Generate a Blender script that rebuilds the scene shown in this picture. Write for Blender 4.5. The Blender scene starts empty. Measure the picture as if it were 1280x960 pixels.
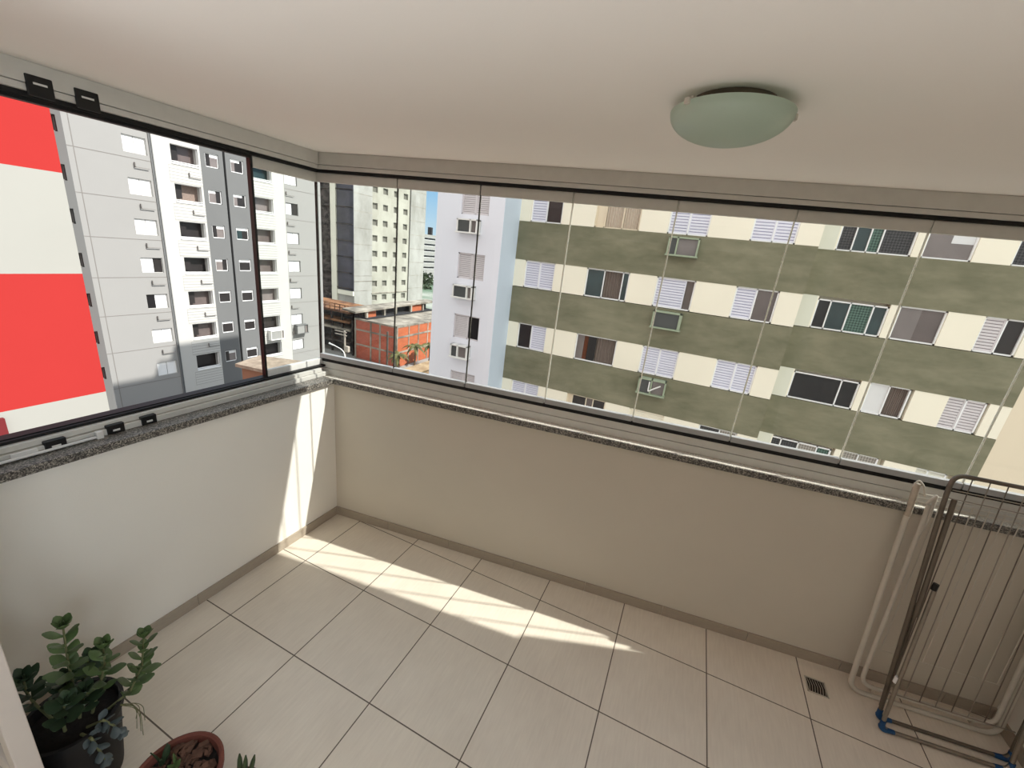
import bpy, math, random
from math import sin, cos, pi, radians
from mathutils import Vector, Matrix, noise as mnoise
random.seed(7)
sc = bpy.context.scene
col = sc.collection

# ------------------------------------------------------------------ materials
def new_mat(name):
    m = bpy.data.materials.new(name); m.use_nodes = True
    nt = m.node_tree
    for n in list(nt.nodes): nt.nodes.remove(n)
    out = nt.nodes.new('ShaderNodeOutputMaterial')
    return m, nt, out

def srgb(c):
    def f(v):
        v /= 255.0
        return v / 12.92 if v <= 0.04045 else ((v + 0.055) / 1.055) ** 2.4
    return (f(c[0]), f(c[1]), f(c[2]), 1.0)

def scale_col(c, k): return (min(1, c[0]*k), min(1, c[1]*k), min(1, c[2]*k), 1)

def mat(name, rgb, rough=0.6, var=0.06, nscale=8.0, stretch=(1, 1, 1), metal=0.0, bump=0.0, spec=0.4, bscale=60.0, lin=None):
    """plain painted surface with soft noise variation in object space"""
    m, nt, out = new_mat(name)
    b = nt.nodes.new('ShaderNodeBsdfPrincipled')
    base = lin if lin else srgb(rgb)
    b.inputs['Roughness'].default_value = rough
    b.inputs['Metallic'].default_value = metal
    b.inputs['Specular IOR Level'].default_value = spec
    tc = nt.nodes.new('ShaderNodeTexCoord')
    mp = nt.nodes.new('ShaderNodeMapping'); mp.inputs['Scale'].default_value = stretch
    nt.links.new(tc.outputs['Object'], mp.inputs['Vector'])
    nz = nt.nodes.new('ShaderNodeTexNoise'); nz.inputs['Scale'].default_value = nscale; nz.inputs['Detail'].default_value = 5
    nt.links.new(mp.outputs['Vector'], nz.inputs['Vector'])
    rp = nt.nodes.new('ShaderNodeValToRGB')
    rp.color_ramp.elements[0].position = 0.3; rp.color_ramp.elements[0].color = scale_col(base, 1 - var)
    rp.color_ramp.elements[1].position = 0.7; rp.color_ramp.elements[1].color = scale_col(base, 1 + var)
    nt.links.new(nz.outputs['Fac'], rp.inputs['Fac'])
    nt.links.new(rp.outputs['Color'], b.inputs['Base Color'])
    if bump:
        n2 = nt.nodes.new('ShaderNodeTexNoise'); n2.inputs['Scale'].default_value = bscale; n2.inputs['Detail'].default_value = 4
        nt.links.new(tc.outputs['Object'], n2.inputs['Vector'])
        bp = nt.nodes.new('ShaderNodeBump'); bp.inputs['Strength'].default_value = bump; bp.inputs['Distance'].default_value = 0.01
        nt.links.new(n2.outputs['Fac'], bp.inputs['Height']); nt.links.new(bp.outputs['Normal'], b.inputs['Normal'])
    nt.links.new(b.outputs[0], out.inputs[0])
    return m

def mat_tile():
    m, nt, out = new_mat('floor_tile')
    b = nt.nodes.new('ShaderNodeBsdfPrincipled'); b.inputs['Roughness'].default_value = 0.42
    b.inputs['Specular IOR Level'].default_value = 0.35
    tc = nt.nodes.new('ShaderNodeTexCoord')
    mp = nt.nodes.new('ShaderNodeMapping'); mp.inputs['Scale'].default_value = (90, 9, 9)
    nt.links.new(tc.outputs['Object'], mp.inputs['Vector'])
    nz = nt.nodes.new('ShaderNodeTexNoise'); nz.inputs['Scale'].default_value = 1.0; nz.inputs['Detail'].default_value = 6
    nt.links.new(mp.outputs['Vector'], nz.inputs['Vector'])
    n2 = nt.nodes.new('ShaderNodeTexNoise'); n2.inputs['Scale'].default_value = 3.5; n2.inputs['Detail'].default_value = 3
    nt.links.new(tc.outputs['Object'], n2.inputs['Vector'])
    ad = nt.nodes.new('ShaderNodeMath'); ad.operation = 'ADD'
    nt.links.new(nz.outputs['Fac'], ad.inputs[0]); nt.links.new(n2.outputs['Fac'], ad.inputs[1])
    rp = nt.nodes.new('ShaderNodeValToRGB')
    rp.color_ramp.elements[0].position = 0.30; rp.color_ramp.elements[0].color = srgb((220, 209, 194))
    rp.color_ramp.elements[1].position = 0.72; rp.color_ramp.elements[1].color = srgb((236, 226, 211))
    hv = nt.nodes.new('ShaderNodeMath'); hv.operation = 'MULTIPLY'; hv.inputs[1].default_value = 0.5
    nt.links.new(ad.outputs[0], hv.inputs[0]); nt.links.new(hv.outputs[0], rp.inputs['Fac'])
    br = nt.nodes.new('ShaderNodeTexBrick')
    br.offset = 0.0; br.squash = 1.0
    br.inputs['Scale'].default_value = 1.0; br.inputs['Brick Width'].default_value = 0.47; br.inputs['Row Height'].default_value = 0.47
    br.inputs['Mortar Size'].default_value = 0.0028; br.inputs['Mortar Smooth'].default_value = 0.1
    br.inputs['Mortar'].default_value = srgb((104, 92, 80)); br.inputs['Bias'].default_value = 0
    nt.links.new(tc.outputs['Object'], br.inputs['Vector'])
    nt.links.new(rp.outputs['Color'], br.inputs['Color1']); nt.links.new(rp.outputs['Color'], br.inputs['Color2'])
    nt.links.new(br.outputs['Color'], b.inputs['Base Color'])
    bp = nt.nodes.new('ShaderNodeBump'); bp.inputs['Strength'].default_value = 0.5; bp.inputs['Distance'].default_value = 0.002
    iv = nt.nodes.new('ShaderNodeMath'); iv.operation = 'SUBTRACT'; iv.inputs[0].default_value = 1.0
    nt.links.new(br.outputs['Fac'], iv.inputs[1])
    nt.links.new(iv.outputs[0], bp.inputs['Height']); nt.links.new(bp.outputs['Normal'], b.inputs['Normal'])
    nt.links.new(b.outputs[0], out.inputs[0])
    return m

def mat_granite(name, c0, c1, c2):
    m, nt, out = new_mat(name)
    b = nt.nodes.new('ShaderNodeBsdfPrincipled'); b.inputs['Roughness'].default_value = 0.3
    tc = nt.nodes.new('ShaderNodeTexCoord')
    v = nt.nodes.new('ShaderNodeTexVoronoi'); v.inputs['Scale'].default_value = 260
    n = nt.nodes.new('ShaderNodeTexNoise'); n.inputs['Scale'].default_value = 90; n.inputs['Detail'].default_value = 4
    nt.links.new(tc.outputs['Object'], v.inputs['Vector']); nt.links.new(tc.outputs['Object'], n.inputs['Vector'])
    mx = nt.nodes.new('ShaderNodeMath'); mx.operation = 'ADD'
    sp = nt.nodes.new('ShaderNodeSeparateColor'); nt.links.new(v.outputs['Color'], sp.inputs['Color'])
    nt.links.new(sp.outputs[0], mx.inputs[0]); nt.links.new(n.outputs['Fac'], mx.inputs[1])
    rp = nt.nodes.new('ShaderNodeValToRGB')
    e = rp.color_ramp.elements
    e[0].position = 0.35; e[0].color = srgb(c0); e[1].position = 0.85; e[1].color = srgb(c2)
    x = e.new(0.58); x.color = srgb(c1)
    hv = nt.nodes.new('ShaderNodeMath'); hv.operation = 'MULTIPLY'; hv.inputs[1].default_value = 0.55
    nt.links.new(mx.outputs[0], hv.inputs[0]); nt.links.new(hv.outputs[0], rp.inputs['Fac'])
    nt.links.new(rp.outputs['Color'], b.inputs['Base Color']); nt.links.new(b.outputs[0], out.inputs[0])
    return m

def mat_glass(name='clear_glass', tint=(0.97, 0.985, 0.975), refl=0.05):
    m, nt, out = new_mat(name)
    t = nt.nodes.new('ShaderNodeBsdfTransparent'); t.inputs[0].default_value = (*tint, 1)
    g = nt.nodes.new('ShaderNodeBsdfGlossy'); g.inputs['Roughness'].default_value = 0.0
    lw = nt.nodes.new('ShaderNodeLayerWeight'); lw.inputs['Blend'].default_value = 0.15
    ml = nt.nodes.new('ShaderNodeMath'); ml.operation = 'MULTIPLY'; ml.inputs[1].default_value = 0.16
    ad = nt.nodes.new('ShaderNodeMath'); ad.operation = 'ADD'; ad.inputs[1].default_value = refl * 0.4
    nt.links.new(lw.outputs['Fresnel'], ml.inputs[0]); nt.links.new(ml.outputs[0], ad.inputs[0])
    mx = nt.nodes.new('ShaderNodeMixShader')
    nt.links.new(ad.outputs[0], mx.inputs[0]); nt.links.new(t.outputs[0], mx.inputs[1]); nt.links.new(g.outputs[0], mx.inputs[2])
    nt.links.new(mx.outputs[0], out.inputs[0])
    return m

def mat_frost(name, rgb):
    m, nt, out = new_mat(name)
    b = nt.nodes.new('ShaderNodeBsdfPrincipled'); b.inputs['Base Color'].default_value = srgb(rgb); b.inputs['Roughness'].default_value = 0.28
    t = nt.nodes.new('ShaderNodeBsdfTranslucent'); t.inputs[0].default_value = srgb(rgb)
    n = nt.nodes.new('ShaderNodeTexNoise'); n.inputs['Scale'].default_value = 120
    bp = nt.nodes.new('ShaderNodeBump'); bp.inputs['Strength'].default_value = 0.03; bp.inputs['Distance'].default_value = 0.002
    nt.links.new(n.outputs['Fac'], bp.inputs['Height']); nt.links.new(bp.outputs['Normal'], b.inputs['Normal'])
    mx = nt.nodes.new('ShaderNodeMixShader'); mx.inputs[0].default_value = 0.35
    nt.links.new(b.outputs[0], mx.inputs[1]); nt.links.new(t.outputs[0], mx.inputs[2]); nt.links.new(mx.outputs[0], out.inputs[0])
    return m

def mat_stain(name, rgb, dark, nscale=0.5, stretch=(1, 1, 1), lo=0.4, hi=0.62, rough=0.85):
    """two-tone weathering"""
    m, nt, out = new_mat(name)
    b = nt.nodes.new('ShaderNodeBsdfPrincipled'); b.inputs['Roughness'].default_value = rough; b.inputs['Specular IOR Level'].default_value = 0.2
    tc = nt.nodes.new('ShaderNodeTexCoord')
    mp = nt.nodes.new('ShaderNodeMapping'); mp.inputs['Scale'].default_value = stretch
    nz = nt.nodes.new('ShaderNodeTexNoise'); nz.inputs['Scale'].default_value = nscale; nz.inputs['Detail'].default_value = 8; nz.inputs['Roughness'].default_value = 0.65
    nt.links.new(tc.outputs['Object'], mp.inputs['Vector']); nt.links.new(mp.outputs['Vector'], nz.inputs['Vector'])
    rp = nt.nodes.new('ShaderNodeValToRGB')
    rp.color_ramp.elements[0].position = lo; rp.color_ramp.elements[0].color = srgb(dark)
    rp.color_ramp.elements[1].position = hi; rp.color_ramp.elements[1].color = srgb(rgb)
    nt.links.new(nz.outputs['Fac'], rp.inputs['Fac']); nt.links.new(rp.outputs['Color'], b.inputs['Base Color'])
    nt.links.new(b.outputs[0], out.inputs[0])
    return m

def mat_brickwall(name, c1, c2, mortar, axes):
    m, nt, out = new_mat(name)
    b = nt.nodes.new('ShaderNodeBsdfPrincipled'); b.inputs['Roughness'].default_value = 0.9
    tc = nt.nodes.new('ShaderNodeTexCoord'); sp = nt.nodes.new('ShaderNodeSeparateXYZ'); cb = nt.nodes.new('ShaderNodeCombineXYZ')
    nt.links.new(tc.outputs['Object'], sp.inputs[0])
    nt.links.new(sp.outputs[axes], cb.inputs[0]); nt.links.new(sp.outputs[2], cb.inputs[1])
    br = nt.nodes.new('ShaderNodeTexBrick'); br.inputs['Scale'].default_value = 1
    br.inputs['Brick Width'].default_value = 0.42; br.inputs['Row Height'].default_value = 0.21; br.inputs['Mortar Size'].default_value = 0.012
    br.inputs['Color1'].default_value = srgb(c1); br.inputs['Color2'].default_value = srgb(c2); br.inputs['Mortar'].default_value = srgb(mortar)
    nt.links.new(cb.outputs[0], br.inputs['Vector']); nt.links.new(br.outputs['Color'], b.inputs['Base Color'])
    nt.links.new(b.outputs[0], out.inputs[0])
    return m

def mat_net(name, a, b_, scale):
    m, nt, out = new_mat(name)
    b = nt.nodes.new('ShaderNodeBsdfPrincipled'); b.inputs['Roughness'].default_value = 0.6
    tc = nt.nodes.new('ShaderNodeTexCoord')
    mp = nt.nodes.new('ShaderNodeMapping'); mp.inputs['Rotation'].default_value = (0, radians(45), 0)
    ck = nt.nodes.new('ShaderNodeTexChecker'); ck.inputs['Scale'].default_value = scale
    ck.inputs['Color1'].default_value = srgb(a); ck.inputs['Color2'].default_value = srgb(b_)
    nt.links.new(tc.outputs['Object'], mp.inputs['Vector']); nt.links.new(mp.outputs['Vector'], ck.inputs['Vector'])
    nt.links.new(ck.outputs['Color'], b.inputs['Base Color']); nt.links.new(b.outputs[0], out.inputs[0])
    return m

def mat_curtain(name, a, b_, axis=0, scale=9):
    m, nt, out = new_mat(name)
    b = nt.nodes.new('ShaderNodeBsdfPrincipled'); b.inputs['Roughness'].default_value = 0.9
    tc = nt.nodes.new('ShaderNodeTexCoord')
    w = nt.nodes.new('ShaderNodeTexWave'); w.bands_direction = 'XYZ'[axis]; w.inputs['Scale'].default_value = scale; w.inputs['Distortion'].default_value = 1.2
    rp = nt.nodes.new('ShaderNodeValToRGB'); rp.color_ramp.elements[0].color = srgb(a); rp.color_ramp.elements[1].color = srgb(b_)
    nt.links.new(tc.outputs['Object'], w.inputs['Vector']); nt.links.new(w.outputs['Fac'], rp.inputs['Fac'])
    nt.links.new(rp.outputs['Color'], b.inputs['Base Color']); nt.links.new(b.outputs[0], out.inputs[0])
    return m

M = {}
M['tile'] = mat_tile()
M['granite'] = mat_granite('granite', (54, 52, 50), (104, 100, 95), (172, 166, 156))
M['granite_sunlit'] = mat_granite('sunlit_granite', (186, 182, 172), (226, 221, 210), (244, 240, 230))  # granite lightened, sunlight on the front sill put into its colour
M['glass'] = mat_glass()
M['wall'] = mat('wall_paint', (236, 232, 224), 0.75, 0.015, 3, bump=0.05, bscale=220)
M['wallshade'] = mat('shaded_wall_paint', (210, 202, 188), 0.75, 0.015, 3, bump=0.05, bscale=220)  # wall paint darkened, the front wall's shade put into its colour
M['ceil'] = mat('ceiling_paint', (246, 241, 235), 0.8, 0.01, 2, bump=0.03, bscale=200)
M['skirt'] = mat('skirting_tile', (168, 156, 141), 0.45, 0.05, 30, (1, 1, 4))
M['alu'] = mat('brushed_aluminium', (206, 204, 198), 0.42, 0.03, 20, metal=0.12)
M['alu_light'] = mat('pane_profile_aluminium', (222, 221, 218), 0.35, 0.03, 20, metal=0.1)
M['alu_pane'] = mat('pane_profile_grey', (172, 173, 174), 0.35, 0.03, 20, metal=0.1)
M['black'] = mat('black_rubber', (10, 10, 10), 0.6, 0.1, 30)
M['blackplastic'] = mat('black_plastic', (16, 15, 15), 0.45, 0.1, 30)
M['seal'] = mat_frost('clear_edge_seal', (236, 235, 226))
M['sealshade'] = mat('shaded_edge_seal', (38, 38, 36), 0.5, 0.05, 30)  # edge seal darkened, its shaded backlit look put into the colour
M['whitemetal'] = mat('white_enamel', (206, 200, 188), 0.45, 0.05, 20)
M['rust'] = mat('rusty_enamel', (186, 174, 158), 0.6, 0.15, 40)
M['chrome'] = mat('dull_chrome', (150, 142, 132), 0.3, 0.1, 30, metal=0.8)
M['darktube'] = mat('dark_grey_tube', (112, 103, 93), 0.35, 0.08, 30, metal=0.6)
M['blue'] = mat('blue_plastic', (20, 72, 120), 0.45, 0.08, 30)
M['terracotta'] = mat('terracotta', (110, 62, 52), 0.8, 0.12, 25, bump=0.2)
M['bark'] = mat('bark_chips', (88, 62, 50), 0.9, 0.35, 40)
M['soil'] = mat('dark_soil', (30, 25, 22), 0.95, 0.3, 60, bump=0.5)
M['pot'] = mat('black_pot', (24, 22, 22), 0.6, 0.15, 20)
M['leaf'] = mat('succulent_leaf', (78, 98, 58), 0.42, 0.18, 22)
M['leafdark'] = mat('succulent_leaf_dark', (50, 68, 46), 0.45, 0.18, 22)
M['leafblue'] = mat('blue_grey_leaf', (76, 86, 88), 0.5, 0.12, 22)
M['stem'] = mat('plant_stem', (108, 110, 76), 0.7, 0.15, 40)
M['cactus'] = mat('cactus_skin', (58, 74, 46), 0.6, 0.2, 60, bump=0.3)
M['doorwhite'] = mat('white_door_aluminium', (196, 186, 178), 0.5, 0.03, 10)
M['darkglass'] = mat('dark_door_glass', (18, 12, 12), 0.12, 0.05, 5)
M['bowlglass'] = mat_frost('frosted_green_glass', (206, 224, 208))
M['lampbase'] = mat('lamp_base_brown', (92, 84, 72), 0.6, 0.05, 10)
M['drain'] = mat('drain_steel', (205, 198, 186), 0.35, 0.1, 40, metal=0.3)
M['draindark'] = mat('drain_dark', (40, 34, 30), 0.7, 0.2, 80)
# outside
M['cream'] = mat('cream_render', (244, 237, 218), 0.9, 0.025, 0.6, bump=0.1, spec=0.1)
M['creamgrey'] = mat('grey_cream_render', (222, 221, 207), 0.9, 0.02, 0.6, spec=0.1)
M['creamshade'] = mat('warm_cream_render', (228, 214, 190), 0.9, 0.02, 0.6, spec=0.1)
M['green'] = mat_stain('olive_render', (136, 132, 110), (110, 109, 88), 0.8, (1, 1, 2.5), 0.34, 0.66)
M['lavender'] = mat('cool_white_render', (232, 232, 240), 0.9, 0.015, 0.4, spec=0.1)
M['paleblue'] = mat('pale_blue_render', (216, 228, 242), 0.9, 0.02, 0.6, spec=0.1)
M['shutter'] = mat('shutter_slats', (224, 224, 236), 0.6, 0.02, 5)
M['shutterl'] = mat('lilac_shutter_slats', (212, 206, 208), 0.6, 0.02, 5)
M['slatgap'] = mat('shutter_gap', (158, 158, 186), 0.7, 0.05, 5)
M['slatgapl'] = mat('lilac_shutter_gap', (150, 142, 146), 0.7, 0.05, 5)
M['winwhite'] = mat('white_window_frame', (240, 240, 240), 0.5, 0.02, 5)
M['dark'] = mat('dark_opening', (42, 38, 38), 0.35, 0.2, 1.2)
M['black_open'] = mat('black_opening', (24, 22, 25), 0.3, 0.2, 1.2)
M['tealglass'] = mat('dark_teal_glass', (44, 60, 62), 0.12, 0.25, 1.5)
M['greyglass'] = mat('grey_glass', (122, 114, 112), 0.15, 0.12, 1.5)
M['brownglass'] = mat('brown_grey_glass', (100, 90, 88), 0.15, 0.15, 1.5)
M['blind'] = mat('white_roller_blind', (222, 222, 222), 0.7, 0.02, 4)
M['curt_beige'] = mat_curtain('beige_curtain', (150, 134, 118), (222, 208, 190))
M['curt_dark'] = mat_curtain('dark_striped_curtain', (54, 48, 46), (138, 122, 112))
M['curt_rust'] = mat('rust_curtain', (122, 68, 44), 0.9, 0.2, 3)
M['net_dark'] = mat_net('dark_netting', (30, 30, 34), (70, 70, 72), 16)
M['net_grey'] = mat_net('grey_netting', (120, 114, 108), (176, 170, 160), 16)
M['net_green'] = mat_net('green_netting', (36, 62, 56), (88, 116, 104), 16)
M['ac_white'] = mat('air_conditioner_white', (232, 230, 226), 0.5, 0.04, 6)
M['ac_green'] = mat('air_conditioner_green', (152, 164, 140), 0.6, 0.06, 6)
M['ac_dark'] = mat('air_conditioner_grille', (74, 76, 76), 0.6, 0.15, 20)
M['towerwhite'] = mat('white_tower_render', (190, 189, 185), 0.9, 0.015, 0.3, spec=0.1)
M['towergrey'] = mat('light_grey_render', (152, 151, 149), 0.9, 0.02, 0.3, spec=0.1)
M['towermid'] = mat('mid_grey_render', (112, 113, 113), 0.9, 0.03, 0.4, spec=0.1)
M['seamline'] = mat('seam_grey', (128, 124, 121), 0.9, 0.03, 1)
M['gapdark'] = mat('dark_gap', (46, 46, 50), 0.9, 0.1, 1)
def mat_siding():
    m, nt, out = new_mat('horizontal_siding')
    b = nt.nodes.new('ShaderNodeBsdfPrincipled'); b.inputs['Roughness'].default_value = 0.9
    tc = nt.nodes.new('ShaderNodeTexCoord'); sp = nt.nodes.new('ShaderNodeSeparateXYZ'); nt.links.new(tc.outputs['Object'], sp.inputs[0])
    a = nt.nodes.new('ShaderNodeMath'); a.operation = 'PINGPONG'; a.inputs[1].default_value = 0.1161
    nt.links.new(sp.outputs[2], a.inputs[0])
    rp = nt.nodes.new('ShaderNodeValToRGB'); rp.color_ramp.interpolation = 'CONSTANT'
    rp.color_ramp.elements[0].color = srgb((140, 138, 135)); rp.color_ramp.elements[1].position = 0.014; rp.color_ramp.elements[1].color = srgb((190, 189, 185))
    nt.links.new(a.outputs[0], rp.inputs[0]); nt.links.new(rp.outputs[0], b.inputs['Base Color']); nt.links.new(b.outputs[0], out.inputs[0])
    return m
M['siding'] = mat_siding()
M['red'] = mat('red_render', (166, 50, 48), 0.9, 0.02, 0.5, spec=0.1)
M['redwhite'] = mat('white_band_render', (160, 160, 155), 0.9, 0.02, 0.5, spec=0.1)
M['maroon'] = mat('dark_maroon_render', (104, 30, 34), 0.9, 0.05, 0.5)
M['concrete'] = mat_stain('bare_concrete', (172, 171, 167), (140, 138, 132), 0.25, (1, 1, 0.5), 0.3, 0.62)
M['concrete2'] = mat_stain('yellowed_concrete', (176, 174, 163), (148, 145, 134), 0.3, (1, 1, 0.5), 0.3, 0.62)
M['slab'] = mat_stain('slab_concrete', (168, 160, 148), (112, 106, 98), 0.5)
M['darkbay'] = mat('dark_glazed_bay', (58, 58, 70), 0.5, 0.4, 0.35, (1, 1, 1.6))
M['scaffold'] = mat_stain('dark_scaffold', (84, 78, 76), (32, 29, 30), 0.9, (1, 1, 1.5), 0.42, 0.6)
M['formwork'] = mat_stain('formwork_timber', (150, 108, 76), (88, 62, 50), 0.7)
M['m_pane'] = mat('unglazed_opening', (110, 108, 100), 0.8, 0.15, 1)
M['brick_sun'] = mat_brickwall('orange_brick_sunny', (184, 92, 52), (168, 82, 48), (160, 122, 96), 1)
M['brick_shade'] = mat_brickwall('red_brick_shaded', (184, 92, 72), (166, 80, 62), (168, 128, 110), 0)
M['asphalt'] = mat('asphalt', (150, 148, 144), 0.9, 0.1, 0.3)
M['pavement'] = mat('pavement_concrete', (176, 170, 160), 0.9, 0.08, 0.5)
M['tan'] = mat_stain('tan_render', (172, 148, 118), (140, 116, 90), 0.8)
M['copingtop'] = mat_stain('weathered_coping', (160, 148, 132), (130, 118, 104), 4)
M['brownwall'] = mat('brown_render', (132, 98, 78), 0.9, 0.06, 1)
M['tree'] = mat('tree_foliage', (52, 66, 44), 0.8, 0.4, 1.5)
M['palm'] = mat('palm_frond', (88, 86, 48), 0.7, 0.3, 2)
M['trunk'] = mat('tree_trunk', (112, 92, 74), 0.9, 0.2, 6)
M['pole'] = mat('pole_concrete', (172, 164, 154), 0.9, 0.08, 3)
M['poledark'] = mat('dark_pole', (86, 80, 74), 0.9, 0.1, 3)
M['land'] = mat_stain('far_town_ground', (168, 168, 160), (92, 112, 92), 0.03)

# ------------------------------------------------------------------ mesh helpers
class MB:
    def __init__(self): self.v = []; self.f = []; self.smooth = False
    def box(self, P, a0, a1, b0, b1, c0, c1):
        i = len(self.v)
        for a in (a0, a1):
            for b in (b0, b1):
                for c in (c0, c1): self.v.append(tuple(P(a, b, c)))
        self.f += [(i, i+1, i+3, i+2), (i+4, i+6, i+7, i+5), (i, i+4, i+5, i+1), (i+2, i+3, i+7, i+6), (i, i+2, i+6, i+4), (i+1, i+5, i+7, i+3)]
        return self
    def quad(self, a, b, c, d):
        i = len(self.v); self.v += [tuple(a), tuple(b), tuple(c), tuple(d)]; self.f.append((i, i+1, i+2, i+3))
        return self
    def tube(self, pts, r, seg=8, caps=True, close=False):
        pts = [Vector(p) for p in pts]; n = len(pts)
        rr = r if isinstance(r, (list, tuple)) else [r]*n
        base = len(self.v); up = None
        for k in range(n):
            if close: t = pts[(k+1) % n] - pts[k-1]
            else: t = pts[min(k+1, n-1)] - pts[max(k-1, 0)]
            if t.length < 1e-9: t = Vector((0, 0, 1))
            t.normalize()
            if up is None:
                up = Vector((0, 0, 1)) if abs(t.z) < 0.9 else Vector((1, 0, 0))
            a = t.cross(up)
            if a.length < 1e-6: a = t.orthogonal()
            a.normalize(); b = a.cross(t); up = b
            for s in range(seg):
                q = 2*pi*s/seg
                self.v.append(tuple(pts[k] + (a*cos(q) + b*sin(q))*rr[k]))
        m = n if close else n-1
        for k in range(m):
            k2 = (k+1) % n
            for s in range(seg):
                s2 = (s+1) % seg
                self.f.append((base+k*seg+s, base+k*seg+s2, base+k2*seg+s2, base+k2*seg+s))
        if caps and not close:
            self.f.append(tuple(base+s for s in range(seg))[::-1]); self.f.append(tuple(base+(n-1)*seg+s for s in range(seg)))
        self.smooth = True
        return self
    def lathe(self, prof, cx, cy, seg=32, close_bottom=False, close_top=False, cz=0):
        base = len(self.v); n = len(prof)
        for (r, z) in prof:
            for s in range(seg):
                q = 2*pi*s/seg; self.v.append((cx+r*cos(q), cy+r*sin(q), cz+z))
        for k in range(n-1):
            for s in range(seg):
                s2 = (s+1) % seg
                self.f.append((base+k*seg+s, base+k*seg+s2, base+(k+1)*seg+s2, base+(k+1)*seg+s))
        if close_bottom: self.f.append(tuple(base+s for s in range(seg))[::-1])
        if close_top: self.f.append(tuple(base+(n-1)*seg+s for s in range(seg)))
        self.smooth = True
        return self
    def leaf(self, o, d, up, L, W, thick=0.004, cup=0.15, nl=6):
        """obovate fleshy leaf from o along d, surface normal ~up"""
        o = Vector(o); d = Vector(d).normalized(); s = d.cross(Vector(up)).normalized(); u = s.cross(d).normalized()
        base = len(self.v)
        for k in range(nl+1):
            t = k/nl
            w = W*0.5*(sin(pi*min(1, t**1.35*0.98+0.02))**0.75)*(1 if k not in (0,) else 0.3)
            if k == nl: w = W*0.12
            for (ss, hh) in ((-1, 0), (-0.5, 1), (0.5, 1), (1, 0), (0.5, -1), (-0.5, -1)):
                p = o + d*(L*t) + s*(w*ss) + u*(hh*thick*(1-0.6*t) + abs(ss)*w*cup + L*0.18*t*t)
                self.v.append(tuple(p))
        for k in range(nl):
            for j in range(6):
                j2 = (j+1) % 6
                self.f.append((base+k*6+j, base+k*6+j2, base+(k+1)*6+j2, base+(k+1)*6+j))
        self.f.append(tuple(base+j for j in range(6))[::-1]); self.f.append(tuple(base+nl*6+j for j in range(6)))
        self.smooth = True
        return self
    def build(self, name, m, parent=None, bevel=0.0, smooth=None):
        me = bpy.data.meshes.new(name); me.from_pydata(self.v, [], self.f); me.update()
        o = bpy.data.objects.new(name, me); col.objects.link(o)
        import bmesh
        bm = bmesh.new(); bm.from_mesh(me); bmesh.ops.recalc_face_normals(bm, faces=bm.faces); bm.to_mesh(me); bm.free()
        if m: me.materials.append(m)
        if self.smooth if smooth is None else smooth:
            for p in me.polygons: p.use_smooth = True
            try: me.set_sharp_from_angle(angle=radians(40))
            except Exception: pass
        if parent:
            o.parent = parent; o.matrix_parent_inverse = parent.matrix_world.inverted()
            if parent.type == 'EMPTY': o.matrix_parent_inverse = Matrix.Translation(-Vector(parent.location))
        if bevel:
            b = o.modifiers.new('bevel', 'BEVEL'); b.width = bevel; b.segments = 2; b.limit_method = 'ANGLE'
        return o

def W(x, y, z): return (x, y, z)
def tag(o, label=None, cat=None, group=None, kind=None):
    if label: o['label'] = label
    if cat: o['category'] = cat
    if group: o['group'] = group
    if kind: o['kind'] = kind
    return o
def empty(name, loc, label=None, cat=None, group=None, kind=None):
    o = bpy.data.objects.new(name, None); col.objects.link(o); o.location = loc; o.empty_display_size = 0.1
    return tag(o, label, cat, group, kind)
def fillet(pts, r, n=6):
    pts = [Vector(p) for p in pts]; out = [pts[0]]
    for i in range(1, len(pts)-1):
        a = (pts[i-1]-pts[i]); b = (pts[i+1]-pts[i]); rr = min(r, a.length*0.49, b.length*0.49)
        a.normalize(); b.normalize(); p0 = pts[i]+a*rr; p2 = pts[i]+b*rr
        for k in range(n+1):
            t = k/n; out.append(p0*(1-t)**2 + pts[i]*2*t*(1-t) + p2*t*t)
    out.append(pts[-1]); return out

# ------------------------------------------------------------------ the balcony shell
SF = 0.1302                       # the glazed front wall is splayed against the tile grid
def FR(x, y, z): return (x, y + SF*x, z)
XL, Y0 = 0.2665, 0.8876           # inner faces of the left and front parapet
XR, YB = 4.18, -0.80              # right end wall, door wall
CZ = 2.40
def struct(name, mb, m, **k):
    o = mb.build(name, m, **k); o['kind'] = 'structure'; return o

struct('floor', MB().box(W, -1.2, 5.6, -4.6, 1.9, -0.12, 0.0), M['tile'])
b = MB()
b.v = [FR(0.02, 0.930, CZ), FR(XR+0.2, 0.930, CZ), (5.6, 1.55, CZ), (5.6, -4.6, CZ), (-1.2, -4.6, CZ), (-1.2, -0.95, CZ), (0.02, -0.95, CZ)]
nb = len(b.v); b.v += [(x, y, z+0.16) for (x, y, z) in b.v]
b.f = [tuple(range(nb)), tuple(range(nb, 2*nb))[::-1]] + [(i, (i+1) % nb, nb+(i+1) % nb, nb+i) for i in range(nb)]
struct('ceiling', b, M['ceil'])
GB, GT = 1.030, 1.066             # granite slab
struct('wall_front', MB().box(FR, 0.06, XR, Y0, Y0+0.16, -0.3, GB), M['wallshade'])
struct('wall_left', MB().box(W, 0.07, XL, -0.78, 0.925, -0.3, GB), M['wall'])
b = MB().box(W, XR, XR+0.16, YB, Y0+SF*XR+0.095, -0.1, CZ)
struct('wall_right', b, M['wall'])
b = MB().box(W, -1.2, 0.02, -0.95, -0.80, 0, CZ).box(W, 3.95, 5.6, -0.95, -0.80, 0, CZ).box(W, 0.02, 3.95, -0.95, -0.80, 2.2, CZ)
b.box(W, -1.2, -1.05, -4.6, -0.95, 0, CZ).box(W, 5.45, 5.6, -4.6, -0.95, 0, CZ).box(W, -1.2, 5.6, -4.6, -4.45, 0, CZ)
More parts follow.
